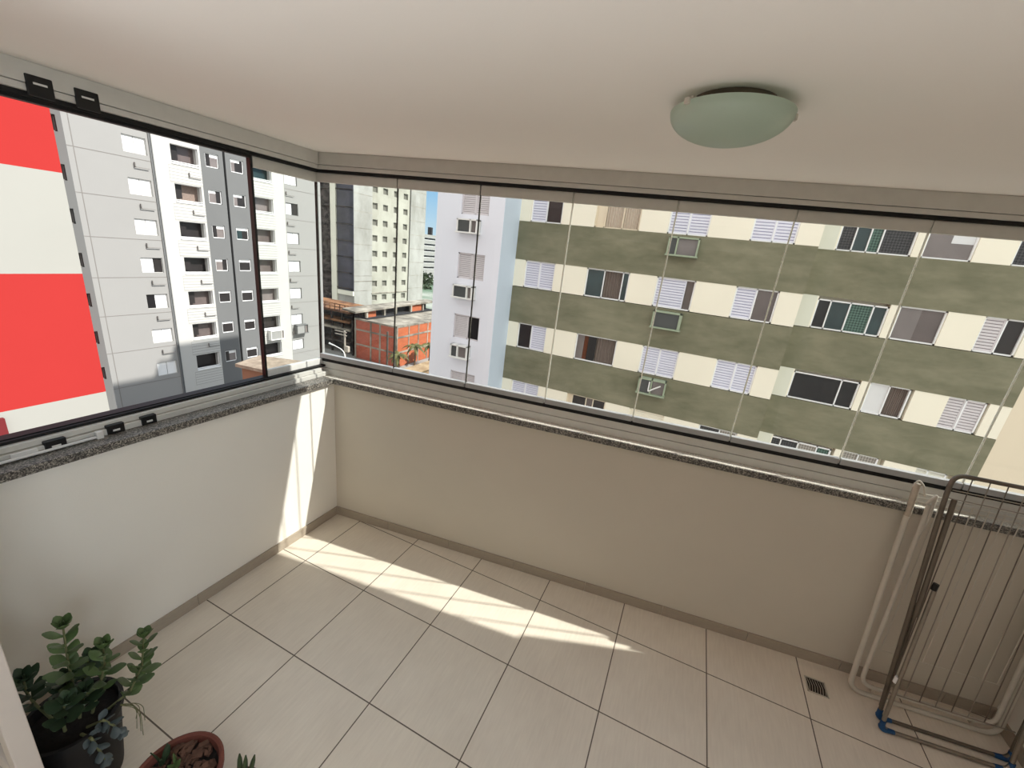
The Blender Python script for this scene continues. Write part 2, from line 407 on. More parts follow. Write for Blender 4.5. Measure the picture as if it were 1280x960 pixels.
struct('wall_back', b, M['wall'])
# skirting: tile pieces with joints
b = MB(); step = 0.466; x = 0.70-step
while x < XR:
    b.box(FR, max(x, XL)+0.0012, min(x+step, XR)-0.0012, Y0-0.010, Y0, 0, 0.0637); x += step
struct('baseboard_front', b, M['skirt'], bevel=0.001)
b = MB(); y = 0.91
for (ya, yb) in ((0.43, 0.915), (-0.04, 0.43), (-0.51, -0.04), (-0.78, -0.51)): b.box(W, XL, XL+0.010, ya+0.0012, yb-0.0012, 0, 0.0637)
struct('baseboard_left', b, M['skirt'], bevel=0.001)
b = MB()
for k in range(5): b.box(W, XR-0.010, XR, -0.78+k*0.45+0.0012, min(-0.78+(k+1)*0.45, 1.42)-0.0012, 0, 0.0637)
struct('baseboard_right', b, M['skirt'], bevel=0.001)
# granite sill slabs
struct('trim_1', MB().box(FR, 0.12, XR, 0.854, 1.09, GB, GT), M['granite_sunlit'], bevel=0.002)  # sill top in the granite copy coloured as if sunlit
struct('trim_3', MB().box(FR, 0.30, XR, 0.847, 0.8538, GB-0.002, GT-0.003), M['granite'], bevel=0.003)  # darker strip gives the slab's front edge its shade by colour
struct('trim_2', MB().box(W, 0.119, 0.296, -0.78, 0.893, GB, GT), M['granite'], bevel=0.004)

# ------------------------------------------------------------------ glazing: front = window_1, left = window_2
PYF, PXL = 0.916, 0.143
w1 = empty('window_1', (0, 0, 0), kind='structure', label='row of frameless glass panes over the front parapet')
b = MB().box(FR, PXL, XR, 0.905, 0.96, GT, GT+0.042).box(FR, PXL, XR, 0.909, 0.96, GT+0.0435, 1.151)
b.build('bottom_track', M['alu'], w1, bevel=0.002)
b = MB().box(FR, PXL+0.02, XR, 0.880, 0.925, 2.335, CZ).box(FR, PXL+0.02, XR, 0.884, 0.924, 2.313, 2.3335)
b.build('top_track', M['alu'], w1, bevel=0.002)
MB().box(FR, PXL, XR, 0.911, 0.95, 1.150, 1.174).box(FR, PXL, XR, 0.895, 0.924, 2.297, 2.314).build('black_gasket', M['black'], w1)
xs = [PXL] + [2.342 + 0.9914*(0.6734 + 0.4964*k - 2.342) for k in range(7)] + [XR]
for k in range(len(xs)-1):
    a, c = xs[k]+0.003, xs[k+1]-0.003
    g = MB().box(FR, a, c, PYF-0.004, PYF+0.004, 1.198, 2.25).build('glass_pane', M['glass'], w1)
    MB().box(FR, a, c, PYF-0.014, PYF+0.014, 1.173, 1.204).build('pane_bottom_profile', M['alu_pane'], g, bevel=0.003)
    MB().box(FR, a, c, PYF-0.010, PYF+0.006, 2.247, 2.297).build('pane_top_profile', M['alu'], g, bevel=0.002)
    MB().box(FR, c-0.0005, c+0.0055, PYF-0.0035, PYF+0.0035, 1.176, 2.297).build('edge_seal', M['seal'] if k > 1 else M['sealshade'], g)  # leftmost seals take the copy with shade in its colour
w2 = empty('window_2', (0, 0, 0), kind='structure', label='left glazing with one closed pane and an open bay')
YE = PYF + SF*PXL
b = MB().box(W, 0.119, 0.214, -0.78, YE, GT, GT+0.027).box(W, 0.119, 0.200, -0.78, YE-0.05, GT+0.0285, 1.118)
b.build('bottom_track', M['alu'], w2, bevel=0.002)
b = MB().box(W, 0.05, 0.2015, -0.78, YE-0.03, 2.335, CZ).box(W, 0.05, 0.1975, -0.78, YE-0.03, 2.313, 2.3335)
b.build('top_track', M['alu'], w2, bevel=0.002)
MB().box(W, 0.117, 0.180, -0.78, YE, 1.117, 1.130).box(W, 0.115, 0.176, -0.78, YE, 2.297, 2.314).build('black_gasket', M['black'], w2)
MB().box(W, 0.117, 0.165, -0.78, 0.53, 1.130, 1.134).box(W, 0.125, 0.160, -0.78, 0.53, 2.285, 2.298).build('open_bay_gasket', M['black'], w2)
g = MB().box(W, PXL-0.004, PXL+0.004, 0.538, YE-0.004, 1.17, 2.25).build('glass_pane', M['glass'], w2)
MB().box(W, PXL-0.012, PXL+0.012, 0.538, YE-0.004, 1.130, 1.170).build('pane_bottom_profile', M['alu_light'], g, bevel=0.002)
MB().box(W, PXL-0.012, PXL+0.012, 0.538, YE-0.004, 2.245, 2.297).build('pane_top_profile', M['alu'], g, bevel=0.002)
MB().box(W, PXL-0.014, PXL+0.014, 0.522, 0.534, 1.130, 2.297).build('dark_pane_edge', M['blackplastic'], g)
MB().box(W, PXL-0.008, PXL+0.008, YE-0.004, YE+0.004, 1.130, 2.297).build('edge_seal', M['sealshade'], g)
for (ya, yb) in ((-0.262, -0.196), (-0.141, -0.075)):            # pane catches under the top track
    b = MB().box(W, 0.196, 0.2065, ya, yb, 2.300, 2.362)
    c = b.build('top_catch', M['blackplastic'], w2, bevel=0.003)
    MB().box(W, 0.2060, 0.2085, ya+0.016, yb-0.016, 2.335, 2.341).build('catch_slot', M['alu_light'], c)
for (ya, yb) in ((-0.243, -0.183), (-0.122, -0.064), (-0.430, -0.368)):
    b = MB().box(W, 0.196, 0.2185, ya, yb, 1.066, 1.106)
    c = b.build('bottom_catch', M['blackplastic'], w2, bevel=0.003)
    MB().box(W, 0.2180, 0.2205, ya+0.018, yb-0.018, 1.077, 1.085).build('catch_slot', M['alu_light'], c)
MB().tube([(0.226, -0.74, 1.075), (0.226, -0.27, 1.075)], 0.0055, 8).build('latch_rod', M['alu_light'], w2)
MB().box(W, 0.214, 0.236, -0.285, -0.262, 1.066, 1.098).build('rod_bracket', M['alu_light'], w2, bevel=0.003)
MB().box(W, 0.214, 0.222, -0.52, -0.45, 1.070, 1.094).build('latch_plate', M['alu_light'], w2, bevel=0.002)

# ------------------------------------------------------------------ sliding door at the left of the camera
d = empty('door_1', (0.6, -0.84, 0), kind='structure', label='white sliding door leaf with dark glass at lower left')
MB().box(W, 0.895, 0.952, -0.845, -0.80, 0.0, 2.2).build('stile', M['doorwhite'], d, bevel=0.003)
MB().box(W, 0.30, 0.895, -0.84, -0.805, 0.36, 0.43).box(W, 0.30, 0.895, -0.84, -0.805, 0.0, 0.08).box(W, 0.30, 0.895, -0.84, -0.805, 2.13, 2.2).build('rail', M['doorwhite'], d, bevel=0.003)
MB().box(W, 0.30, 0.35, -0.845, -0.80, 0.0, 2.2).build('stile', M['doorwhite'], d, bevel=0.003)
MB().box(W, 0.35, 0.895, -0.826, -0.820, 0.08, 2.13).build('door_pane', M['darkglass'], d)

# ------------------------------------------------------------------ ceiling light
LX, LY = 2.315, 0.262
t = empty('ceiling_light', (LX, LY, CZ), 'round pale green frosted glass ceiling light with metal clips', 'ceiling light')
MB().lathe([(0.0, -0.001), (0.100, -0.001), (0.100, -0.022), (0.096, -0.026), (0.0, -0.026)], LX, LY, 40, cz=CZ).build('base_plate', M['lampbase'], t)
prof = []
for k in range(15):
    a = k/14; prof.append((0.144*sin(a*pi/2)**0.95 if k else 0.0005, -0.094 + 0.066*(1-cos(a*pi/2))**1.0))
prof = [(r, z) for r, z in prof]
prof += [(0.1445, -0.026), (0.141, -0.026)]
MB().lathe(prof, LX, LY, 56, cz=CZ).build('glass_bowl', M['bowlglass'], t)
for a in (228, 8, 118):
    q = radians(a); cx, cy = LX+0.145*cos(q), LY+0.145*sin(q)
    R_ = lambda u, v, z, cx=cx, cy=cy, q=q: (cx+u*cos(q)-v*sin(q), cy+u*sin(q)+v*cos(q), z)
    MB().box(R_, -0.012, 0.006, -0.007, 0.007, CZ-0.036, CZ-0.022).box(R_, -0.035, -0.008, -0.005, 0.005, CZ-0.024, CZ-0.016).build('clip', M['whitemetal'], t, bevel=0.002)

# ------------------------------------------------------------------ floor drain
t = empty('floor_drain', (3.36, 1.15, 0), 'small square metal floor drain grate beside the drying racks', 'floor drain')
D_ = lambda u, v, z: (3.356 + 0.994*u - 0.085*v*0.0 + 0, 1.152 + v + 0.06*u, z)
b = MB()
h = 0.048
for (u0, u1, v0, v1) in ((-h, h, -h, -h+0.006), (-h, h, h-0.006, h), (-h, -h+0.006, -h, h), (h-0.006, h, -h, h)): b.box(D_, u0, u1, v0, v1, 0.0005, 0.004)
b.build('drain_rim', M['drain'], t)
MB().box(D_, -h+0.005, h-0.005, -h+0.005, h-0.005, 0.0003, 0.0012).build('drain_well', M['draindark'], t)
b = MB()
for k in range(7):
    u = -0.036 + 0.012*k
    b.tube([D_(u, -0.038, 0.002), D_(u+0.006, 0, 0.002), D_(u, 0.038, 0.002)], 0.0014, 5)
b.build('grille', M['drain'], t)

# ------------------------------------------------------------------ drying racks leaning on the front wall
def rack_frame(x0, off0, off1, h):
    """local (s along the wall, t up the slope 0..1, n off the rack plane toward the room)"""
    def P(s, t, n=0.0):
        off = off0 + (off1-off0)*t
        X = x0 + s
        return Vector((X, Y0 + SF*X - off - n, 0.011 + t*h))
    return P
t1 = empty('drying_rack', (3.82, 1.27, 0), 'white folded clothes drying rack standing behind the dark one against the wall', 'clothes rack')
P = rack_frame(3.475, 0.125, 0.028, 1.165)
wd = 0.64
outer = fillet([P(-0.02, 1.0), P(0.035, 0.0), P(wd+0.02, 0.0), P(wd-0.03, 1.0)], 0.07, 8)
MB().tube(outer, 0.0122, 10).build('outer_leg_frame', M['whitemetal'], t1)
inner = fillet([P(0.045, 0.93, 0.014), P(0.065, 0.055, 0.018), P(wd-0.02, 0.055, 0.018), P(wd-0.06, 0.95, 0.014)], 0.06, 8)
MB().tube(inner, 0.0100, 10).build('inner_leg_frame', M['whitemetal'], t1)
MB().tube([P(-0.02, 1.0), P(-0.012, 0.86)], 0.0130, 10).build('worn_sleeve', M['rust'], t1)
MB().tube(fillet([P(-0.035, 0.985, 0), P(-0.02, 1.015, 0.0), P(0.0, 1.0, 0.01), P(0.02, 0.955, 0.012)], 0.01), 0.004, 6).build('hook', M['whitemetal'], t1)
MB().tube(fillet([P(0.03, 0.93, 0.02), P(0.055, 0.975, 0.02), P(0.06, 0.86, 0.02), P(0.05, 0.80, 0.02)], 0.01), 0.0065, 8).build('hook', M['whitemetal'], t1)
b = MB()
for k in range(3):
    b.tube([P(0.0, 0.965-0.018*k, 0.008), P(wd-0.03, 0.965-0.018*k, 0.008)], 0.0024, 6)
b.build('top_wires', M['whitemetal'], t1)
for k in range(9):
    s = 0.085 + k*0.059
    MB().tube([P(s, 0.955, 0.008), P(s+0.008, 0.24, 0.01)], 0.0022, 6).build('wire', M['whitemetal'], t1)
MB().tube([P(0.09, 0.24, 0.01), P(wd-0.06, 0.24, 0.01)], 0.0022, 6).build('wire', M['whitemetal'], t1)
for s in (0.125, wd-0.10):
    MB().box(lambda u, v, z, s=s: tuple(P(s+u, 0.045, 0.012+v) + Vector((0, 0, z))), -0.008, 0.008, -0.012, 0.012, -0.02, 0.014).build('foot_clip', M['rust'], t1, bevel=0.003)

t2 = empty('drying_rack', (3.88, 1.14, 0), 'dark grey metal folded drying rack with blue plastic feet, nearest the drain', 'clothes rack')
P = rack_frame(3.535, 0.255, 0.105, 1.27)
wd2 = 0.565
top = fillet([P(0.062, 0.055, -0.004), P(-0.012, 0.92), P(-0.012, 1.0), P(wd2, 1.0), P(wd2+0.01, 0.92), P(wd2+0.012, 0.055, -0.004)], 0.055, 8)
MB().tube(top, 0.0095, 10).build('main_frame', M['darktube'], t2)
MB().tube([P(0.020, 0.915, 0.004), P(0.045, 0.46, 0.010)], 0.0100, 10).build('side_tube', M['darktube'], t2)
leg = fillet([P(0.072, 0.60, 0.014), P(0.062, 0.0, 0.05), P(wd2-0.01, 0.0, 0.05), P(wd2-0.03, 0.60, 0.014)], 0.045, 8)
MB().tube(leg, 0.0088, 10).build('folding_leg', M['chrome'], t2)
leg2 = fillet([P(0.050, 0.50, -0.010), P(0.070, 0.0, -0.012), P(wd2+0.02, 0.0, -0.012), P(wd2+0.01, 0.50, -0.01)], 0.045, 8)
MB().tube(leg2, 0.0088, 10).build('folding_leg', M['darktube'], t2)
for (s, n, sg) in ((0.062, 0.05, 1), (wd2-0.01, 0.05, -1), (0.070, -0.012, 1), (wd2+0.02, -0.012, -1)):
    pts = fillet([P(s, 0.035, n), P(s, 0.0, n), P(s+sg*0.055, 0.0, n)], 0.03, 6)
    MB().tube(pts, [0.0108]*2+[0.0140]*(len(pts)-4)+[0.0125, 0.0100], 12).build('blue_foot', M['blue'], t2)
MB().tube([P(0.063, 0.580, 0.020), P(0.066, 0.606, 0.020)], 0.011, 12).build('pivot_joint', M['blackplastic'], t2)
MB().tube([P(0.058, 0.19, 0.030), P(0.060, 0.215, 0.030)], 0.0105, 10).build('white_tag', M['winwhite'], t2)
b = MB()
for k in range(2): b.tube([P(0.0, 0.945-0.03*k, 0.004), P(wd2, 0.945-0.03*k, 0.004)], 0.0026, 6)
b.build('cross_wires', M['chrome'], t2)
for k in range(9):
    s = 0.055 + 0.062*k
    MB().tube([P(s, 1.0, 0.0), P(s+0.004, 0.13, 0.012)], 0.0021, 6).build('wire', M['chrome'] if k % 2 else M['darktube'], t2)
MB().tube([P(0.06, 0.13, 0.012), P(wd2-0.02, 0.13, 0.012)], 0.0032, 6).build('wire', M['chrome'], t2)

# ------------------------------------------------------------------ plants
def stem_with_leaves(root, pts, n, L, Wd, m_leaf, seed, tip_rosette=5, start=0.25, lean=0.25):
    rnd = random.Random(seed)
    pts = [Vector(p) for p in pts]
    # resample
    path = []
    for i in range(len(pts)-1):
        for k in range(6): path.append(pts[i].lerp(pts[i+1], k/6))
    path.append(pts[-1])
    st = MB().tube(path, [0.0050 - 0.0025*i/len(path) for i in range(len(path))], 7).build('stem', M['stem'], root)
    lv = MB(); N = len(path)-1
    for k in range(n):
        f = start + (1-start)*k/n
        i = min(N-1, int(f*N)); p = path[i].lerp(path[i+1], f*N-i); ax = (path[i+1]-path[i]).normalized()
        a0 = k*pi/2 + rnd.uniform(-0.35, 0.35)
        e1 = ax.orthogonal().normalized(); e2 = ax.cross(e1)
        for s in (0, pi):
            a = a0+s; rad = e1*cos(a)+e2*sin(a)
            dr = (rad + ax*(lean + 0.35*f + rnd.uniform(-.12, .12))).normalized()
            sz = (0.8 + 0.3*sin(pi*f)) * rnd.uniform(0.85, 1.12)
            lv.leaf(p, dr, ax, L*sz, Wd*sz, 0.0035)
    p = path[-1]; ax = (path[-1]-path[-2]).normalized(); e1 = ax.orthogonal().normalized(); e2 = ax.cross(e1)
    for k in range(tip_rosette):
        a = k*2*pi/tip_rosette + rnd.uniform(-.2, .2); rad = e1*cos(a)+e2*sin(a)
        lv.leaf(p, rad*0.75+ax*rnd.uniform(.5, .9), ax, L*0.72, Wd*0.85, 0.0035)
    for k in range(2):
        a = k*pi+0.6; rad = e1*cos(a)+e2*sin(a)
        lv.leaf(p, rad*0.3+ax, rad*-1, L*0.45, Wd*0.6, 0.0035)
    lv.build('leaves', m_leaf, st)
    return st

PXc, PYc, PR, PZ = 0.705, -0.668, 0.128, 0.315
pl = empty('potted_succulent', (PXc, PYc, 0), 'leafy green succulent with paddle leaves in a black pot by the left wall', 'potted plant')
MB().lathe([(0.001, 0.0), (0.092, 0.0), (0.096, 0.02), (PR-0.006, PZ-0.03), (PR+0.004, PZ-0.026), (PR+0.004, PZ), (PR-0.008, PZ), (PR-0.012, PZ-0.04)], PXc, PYc, 36).build('pot', M['pot'], pl)
b = MB(); b.lathe([(0.0005, PZ-0.012), (0.05, PZ-0.014), (0.09, PZ-0.024), (PR-0.010, PZ-0.036)], PXc, PYc, 28)
b.v = [(x, y, z + 0.012*mnoise.noise(Vector((x*40, y*40, 0)))) for x, y, z in b.v]
b.build('soil', M['soil'], pl)
stem_with_leaves(pl, [(0.70, -0.66, PZ-.02), (0.715, -0.648, 0.45), (0.735, -0.650, 0.56), (0.755, -0.645, 0.705)], 9, 0.062, 0.036, M['leaf'], 1)
stem_with_leaves(pl, [(0.74, -0.63, PZ-.02), (0.765, -0.600, 0.42), (0.785, -0.585, 0.50), (0.790, -0.580, 0.575)], 6, 0.058, 0.034, M['leaf'], 2)
stem_with_leaves(pl, [(0.77, -0.60, PZ-.02), (0.800, -0.545, 0.335), (0.815, -0.505, 0.42), (0.805, -0.480, 0.525)], 9, 0.054, 0.038, M['leaf'], 3)
stem_with_leaves(pl, [(0.66, -0.70, PZ-.02), (0.655, -0.725, 0.40), (0.665, -0.735, 0.47), (0.680, -0.735, 0.535)], 6, 0.064, 0.032, M['leafdark'], 4)
stem_with_leaves(pl, [(0.70, -0.64, PZ-.02), (0.70, -0.62, 0.39), (0.705, -0.61, 0.45), (0.72, -0.60, 0.50)], 6, 0.060, 0.036, M['leafdark'], 5)
stem_with_leaves(pl, [(0.74, -0.70, PZ-.02), (0.77, -0.705, 0.39), (0.79, -0.70, 0.44), (0.80, -0.695, 0.47)], 5, 0.056, 0.034, M['leafdark'], 6)
stem_with_leaves(pl, [(0.68, -0.67, PZ-.02), (0.675, -0.665, 0.36), (0.685, -0.66, 0.41), (0.69, -0.655, 0.45)], 6, 0.058, 0.034, M['leafdark'], 21)
stem_with_leaves(pl, [(0.73, -0.66, PZ-.02), (0.745, -0.655, 0.35), (0.755, -0.645, 0.39), (0.76, -0.64, 0.42)], 6, 0.056, 0.034, M['leafdark'], 22)
stem_with_leaves(pl, [(0.78, -0.66, PZ-.02), (0.83, -0.635, 0.33), (0.85, -0.62, 0.30), (0.86, -0.61, 0.26)], 5, 0.034, 0.026, M['leafblue'], 7)
stem_with_leaves(pl, [(0.79, -0.68, PZ-.02), (0.845, -0.675, 0.31), (0.865, -0.67, 0.26), (0.87, -0.665, 0.21)], 5, 0.036, 0.026, M['leafblue'], 8)
b = MB(); rnd = random.Random(3)
for k in range(6):
    dx, dy = rnd.uniform(-.02, .025), rnd.uniform(-.02, .025)
    b.tube(fillet([(0.795, -0.585, PZ), (0.815+dx*.5, -0.550+dy*.5, PZ-0.04), (0.822+dx, -0.548+dy, 0.24), (0.815+dx*1.5, -0.556+dy*1.3, rnd.uniform(.12, .2))], 0.03), 0.0011, 5)
b.build('hanging_roots', M['stem'], pl)

BX, BY = 1.055, -0.562
bw = empty('terracotta_bowl', (BX, BY, 0), 'round terracotta bowl filled with brown bark chips and small spiky succulents', 'planter')
MB().lathe([(0.001, 0.0), (0.085, 0.0), (0.092, 0.01), (0.128, 0.095), (0.138, 0.10), (0.139, 0.122), (0.132, 0.126), (0.124, 0.122), (0.118, 0.085)], BX, BY, 48).build('bowl', M['terracotta'], bw)
b = MB(); b.lathe([(0.0005, 0.100), (0.06, 0.099), (0.119, 0.092)], BX, BY, 28); b.build('soil', M['soil'], bw)
b = MB(); rnd = random.Random(5)
for k in range(170):
    a = rnd.uniform(0, 2*pi); r = 0.112*math.sqrt(rnd.random())
    c = Vector((BX+r*cos(a), BY+r*sin(a), 0.100+rnd.uniform(0, 0.008)))
    q = Matrix.Rotation(rnd.uniform(0, 6.28), 3, 'Z') @ Matrix.Rotation(rnd.uniform(-.6, .6), 3, 'X')
    sx, sy, sz = rnd.uniform(.008, .016), rnd.uniform(.005, .009), rnd.uniform(.003, .006)
    b.box(lambda u, v, w, c=c, q=q: tuple(c + q @ Vector((u, v, w))), -sx, sx, -sy, sy, -sz, sz)
ch = b.build('bark_chips', M['bark'], bw); ch['kind'] = 'stuff'
for i, (dx, dy, hh, n) in enumerate(((-0.035, 0.015, 0.055, 3), (-0.085, 0.0, 0.075, 4), (0.02, -0.06, 0.05, 3))):
    b = MB()
    for k in range(n):
        a = k*2.2+i; dr = Vector((0.35*cos(a), 0.35*sin(a), 1))
        b.leaf((BX+dx, BY+dy, 0.10), dr, (cos(a+1.5), sin(a+1.5), 0.1), hh, 0.020, 0.005, 0.1)
    b.build('spiky_leaves', M['leafdark'] if i else M['leaf'], bw)

CX, CY = 1.235, -0.455
cp = empty('potted_cactus', (CX, CY, 0), 'small dark green finger cactus standing right of the terracotta bowl', 'cactus')
MB().lathe([(0.001, 0.0), (0.035, 0.0), (0.048, 0.055), (0.050, 0.06), (0.046, 0.062), (0.042, 0.05)], CX, CY, 28).build('pot', M['terracotta'], cp)
MB().lathe([(0.0005, 0.052), (0.043, 0.050)], CX, CY, 20).build('soil', M['soil'], cp)
for (dx, dy, tx, ty, h2, r) in ((-0.012, 0.0, -0.022, 0.015, 0.105, 0.0085), (0.004, 0.004, 0.008, 0.018, 0.118, 0.0080), (0.018, 0.0, 0.042, 0.028, 0.135, 0.0085)):
    pts = [Vector((CX+dx+(tx-dx)*k/6, CY+dy+(ty-dy)*k/6, 0.045+(h2+0.045)*k/6*0.85)) for k in range(7)]
    b = MB(); b.tube(pts, [r, r*1.08, r*1.1, r*1.08, r, r*0.85, r*0.3], 10); st = b.build('stem', M['cactus'], cp)

# ------------------------------------------------------------------ facade tools
class Facade:
    def __init__(self, axis, pos): self.axis, self.pos = axis, pos
    def P(self, u, v, z):
        return (u, self.pos - v, z) if self.axis == 'y' else (self.pos + v, u, z)
    def box(self, mb, u0, u1, v0, v1, z0, z1): return mb.box(self.P, u0, u1, v0, v1, z0, z1)
    def cells(self, mb, u0, u1, z0, z1, holes, depth=0.25):
        us = sorted({u0, u1} | {round(max(u0, min(u1, h[i])), 4) for h in holes for i in (0, 1)})
        zs = sorted({z0, z1} | {round(max(z0, min(z1, h[i])), 4) for h in holes for i in (2, 3)})
        for zi in range(len(zs)-1):
            run = None
            for ui in range(len(us)-1):
                cu, cz = (us[ui]+us[ui+1])/2, (zs[zi]+zs[zi+1])/2
                hole = any(h[0] < cu < h[1] and h[2] < cz < h[3] for h in holes)
                if not hole and run is None: run = us[ui]
                if hole and run is not None:
                    self.box(mb, run, us[ui], -depth, 0, zs[zi], zs[zi+1]); run = None
            if run is not None: self.box(mb, run, us[-1], -depth, 0, zs[zi], zs[zi+1])
        return mb

def frame_mb(F, u0, u1, z0, z1, t=0.05, v0=-0.14, v1=-0.06, mull=()):
    b = MB()
    F.box(b, u0, u1, v0, v1, z0, z0+t); F.box(b, u0, u1, v0, v1, z1-t, z1)
    F.box(b, u0, u0+t, v0, v1, z0, z1); F.box(b, u1-t, u1, v0, v1, z0, z1)
    for m in mull: F.box(b, m-t*0.4, m+t*0.4, v0, v1, z0, z1)
    return b

def shutter(F, root, u0, u1, z0, z1, n, ml, mg, v=-0.09):
    b = MB(); p = (z1-z0)/n
    for k in range(n): F.box(b, u0, u1, v-0.03, v, z0+p*k+p*0.24, z0+p*(k+1))
    t = min(0.045, (u1-u0)*.08)
    F.box(b, u0, u0+t, v-0.03, v+0.01, z0, z1); F.box(b, u1-t, u1, v-0.03, v+0.01, z0, z1)
    s = b.build('shutter', ml, root)
    g = MB(); F.box(g, u0, u1, v-0.045, v-0.028, z0, z1); g.build('shutter_gaps', mg, s if root.parent is None else root)
    return s

def window(root, F, u0, u1, z0, z1, panes, slats=11, frame=None, ml=None, mg=None, mull=True, name='window', t=0.05):
    """panes: list of (fraction0, fraction1, what): what 'S' = louvred shutter, else a material key"""
    w_ = u1-u0
    ms = [u0+w_*p[0] for p in panes[1:]] if mull else []
    fo = frame_mb(F, u0, u1, z0, z1, t=t, mull=ms).build(name, frame or M['winwhite'], root)
    for p in panes:
        a, c, k = u0+w_*p[0], u0+w_*p[1], p[2]
        zl, zh = (p[3], p[4]) if len(p) > 3 else (0, 1)
        za, zb = z0+(z1-z0)*zl, z0+(z1-z0)*zh
        if k == 'S':
            shutter(F, fo, a+0.01, c-0.01, za+0.02, zb-0.02, slats, ml or M['shutter'], mg or M['slatgap'])
        else:
            b = MB(); v = -0.115 - (0.004*panes.index(p))
            if k.startswith('curt'):
                v = -0.20; n = 14
                for i in range(n):
                    ua, ub = a+(c-a)*i/n, a+(c-a)*(i+1)/n
                    va, vb = v+0.03*(i % 2), v+0.03*((i+1) % 2)
                    b.quad(F.P(ua, va, za), F.P(ub, vb, za), F.P(ub, vb, zb), F.P(ua, va, zb))
                b.build('curtain', M[k], fo)
            else:
                F.box(b, a, c, v-0.01, v, za, zb); b.build('pane', M[k], fo)
    return fo

def air_con(F, u0, u1, z0, z1, depth, label, mc, group, split=0.62, dark='ac_dark', pipes=False):
    b = MB(); t = 0.06
    F.box(b, u0, u1, 0.0, depth, z1-t, z1); F.box(b, u0-0.03, u1+0.03, 0.0, depth+0.06, z0, z0+t)
    F.box(b, u0, u0+t, 0.0, depth, z0, z1); F.box(b, u1-t, u1, 0.0, depth, z0, z1)
    us = u0+(u1-u0)*split
    F.box(b, us-t*.5, us+t*.5, 0.0, depth, z0, z1)
    F.box(b, u0, u1, 0.015, 0.05, z0, z1)
    o = b.build('air_conditioner', mc, None, bevel=0.008)
    tag(o, label, 'air conditioner', group)
    g = MB(); F.box(g, u0+t, us-t*.5, 0.05, depth-0.05, z0+t, z1-t); g.build('grille', M[dark], o)
    g = MB(); F.box(g, us+t*.5, u1-t, 0.05, depth-0.10, z0+t, z1-t); g.build('side_panel', M['greyglass'], o)
    if pipes:
        g = MB(); um = (u0+u1)/2
        g.tube(fillet([F.P(um-.1, depth+.02, z1-.1), F.P(um-.1, depth+.02, z0+.15), F.P(um+.15, depth+.03, z0+.35), F.P(um+.35, depth+.02, z1-.2)], .08), 0.03, 6); g.build('hose', M['ac_white'], o)
    return o

# ------------------------------------------------------------------ olive-banded apartment block (main face, recessed right face, cool white wing)
G = Facade('y', 16.86); R = Facade('y', 17.86); H = Facade('y', 15.26)
ap = empty('apartment_building', (0, 17, -14), 'cream apartment building with olive green bands and a white left wing', 'building')
FL = [3.26, 0.475, -2.335, -5.14]          # bottoms of the cream strips
WH = 1.175
gw = [(-4.99, -3.58), (-2.16, -0.36), (0.71, 2.16), (3.57, 4.99)]
for F, ua, ub, wins in ((G, -5.5, 5.70, gw), (R, 5.70, 12.71, [(6.40, 8.55), (8.82, 10.12), (11.08, 12.16)])):
    b = MB()
    for z in FL: F.cells(b, ua, ub, z, z+WH, [(u0, u1, z, z+WH) for u0, u1 in wins], 0.3)
    F.box(b, ua, ub, -6, -0.3, -14, 9.0)
    b.build('wall', M['cream'], ap)
    for z in FL:
        b = MB(); F.box(b, ua, ub, -0.3, 0.012, z+WH+0.001, z+WH+1.61); b.build('band', M['green'], ap)
    b = MB(); F.box(b, ua, ub, -0.3, 0.012, -14, FL[-1]-0.001); b.build('band', M['green'], ap)
b = MB()                                   # rough volumes behind and above
b.box(W, -8.7, 22, 16.95, 28.1, 9.0, 18.0).box(W, -8.7, 22, 28.1, 29.4, 9.0, 19.2).box(W, -8.7, 22, 29.4, 35.0, 9.0, 20.4).box(W, -8.72, 22, 21.2, 35.0, -14, 9.0)
b.box(W, -5.5, 5.7, 16.86, 16.95, 9.0, 15.1)
b.build('upper_storeys', M['cream'], ap)
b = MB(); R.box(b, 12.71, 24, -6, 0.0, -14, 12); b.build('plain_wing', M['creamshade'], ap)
for z in FL:                               # thin grey panels, corner shade by the step put into their colour
    b = MB(); R.box(b, 5.71, 6.36, -0.02, 0.008, z, z+WH); b.build('shade_panel', M['creamgrey'], ap)
# cool white wing
hz = [6.05, 3.22, 0.58, -2.08, -4.76]
b = MB(); H.cells(b, -8.72, -5.5, -14, 15.1, [(-7.52, -6.2, z, z+1.08) for z in hz], 0.3); H.box(b, -8.72, -5.72, -6, -0.3, -14, 15.1)
b.build('wing_wall', M['lavender'], ap)
b = MB(); b.box(W, -5.72, -5.495, 15.262, 16.86, -14, 15.1); b.build('blue_return', M['paleblue'], ap)
for i, z in enumerate(hz):
    if i == 3: p = [(0, .54, 'S'), (.54, 1, 'black_open')]
    else: p = [(0, .5, 'S'), (.5, 1, 'S')]
    window(ap, H, -7.52, -6.2, z, z+1.08, p, slats=13, frame=M['shutterl'], ml=M['shutterl'], mg=M['slatgapl'])
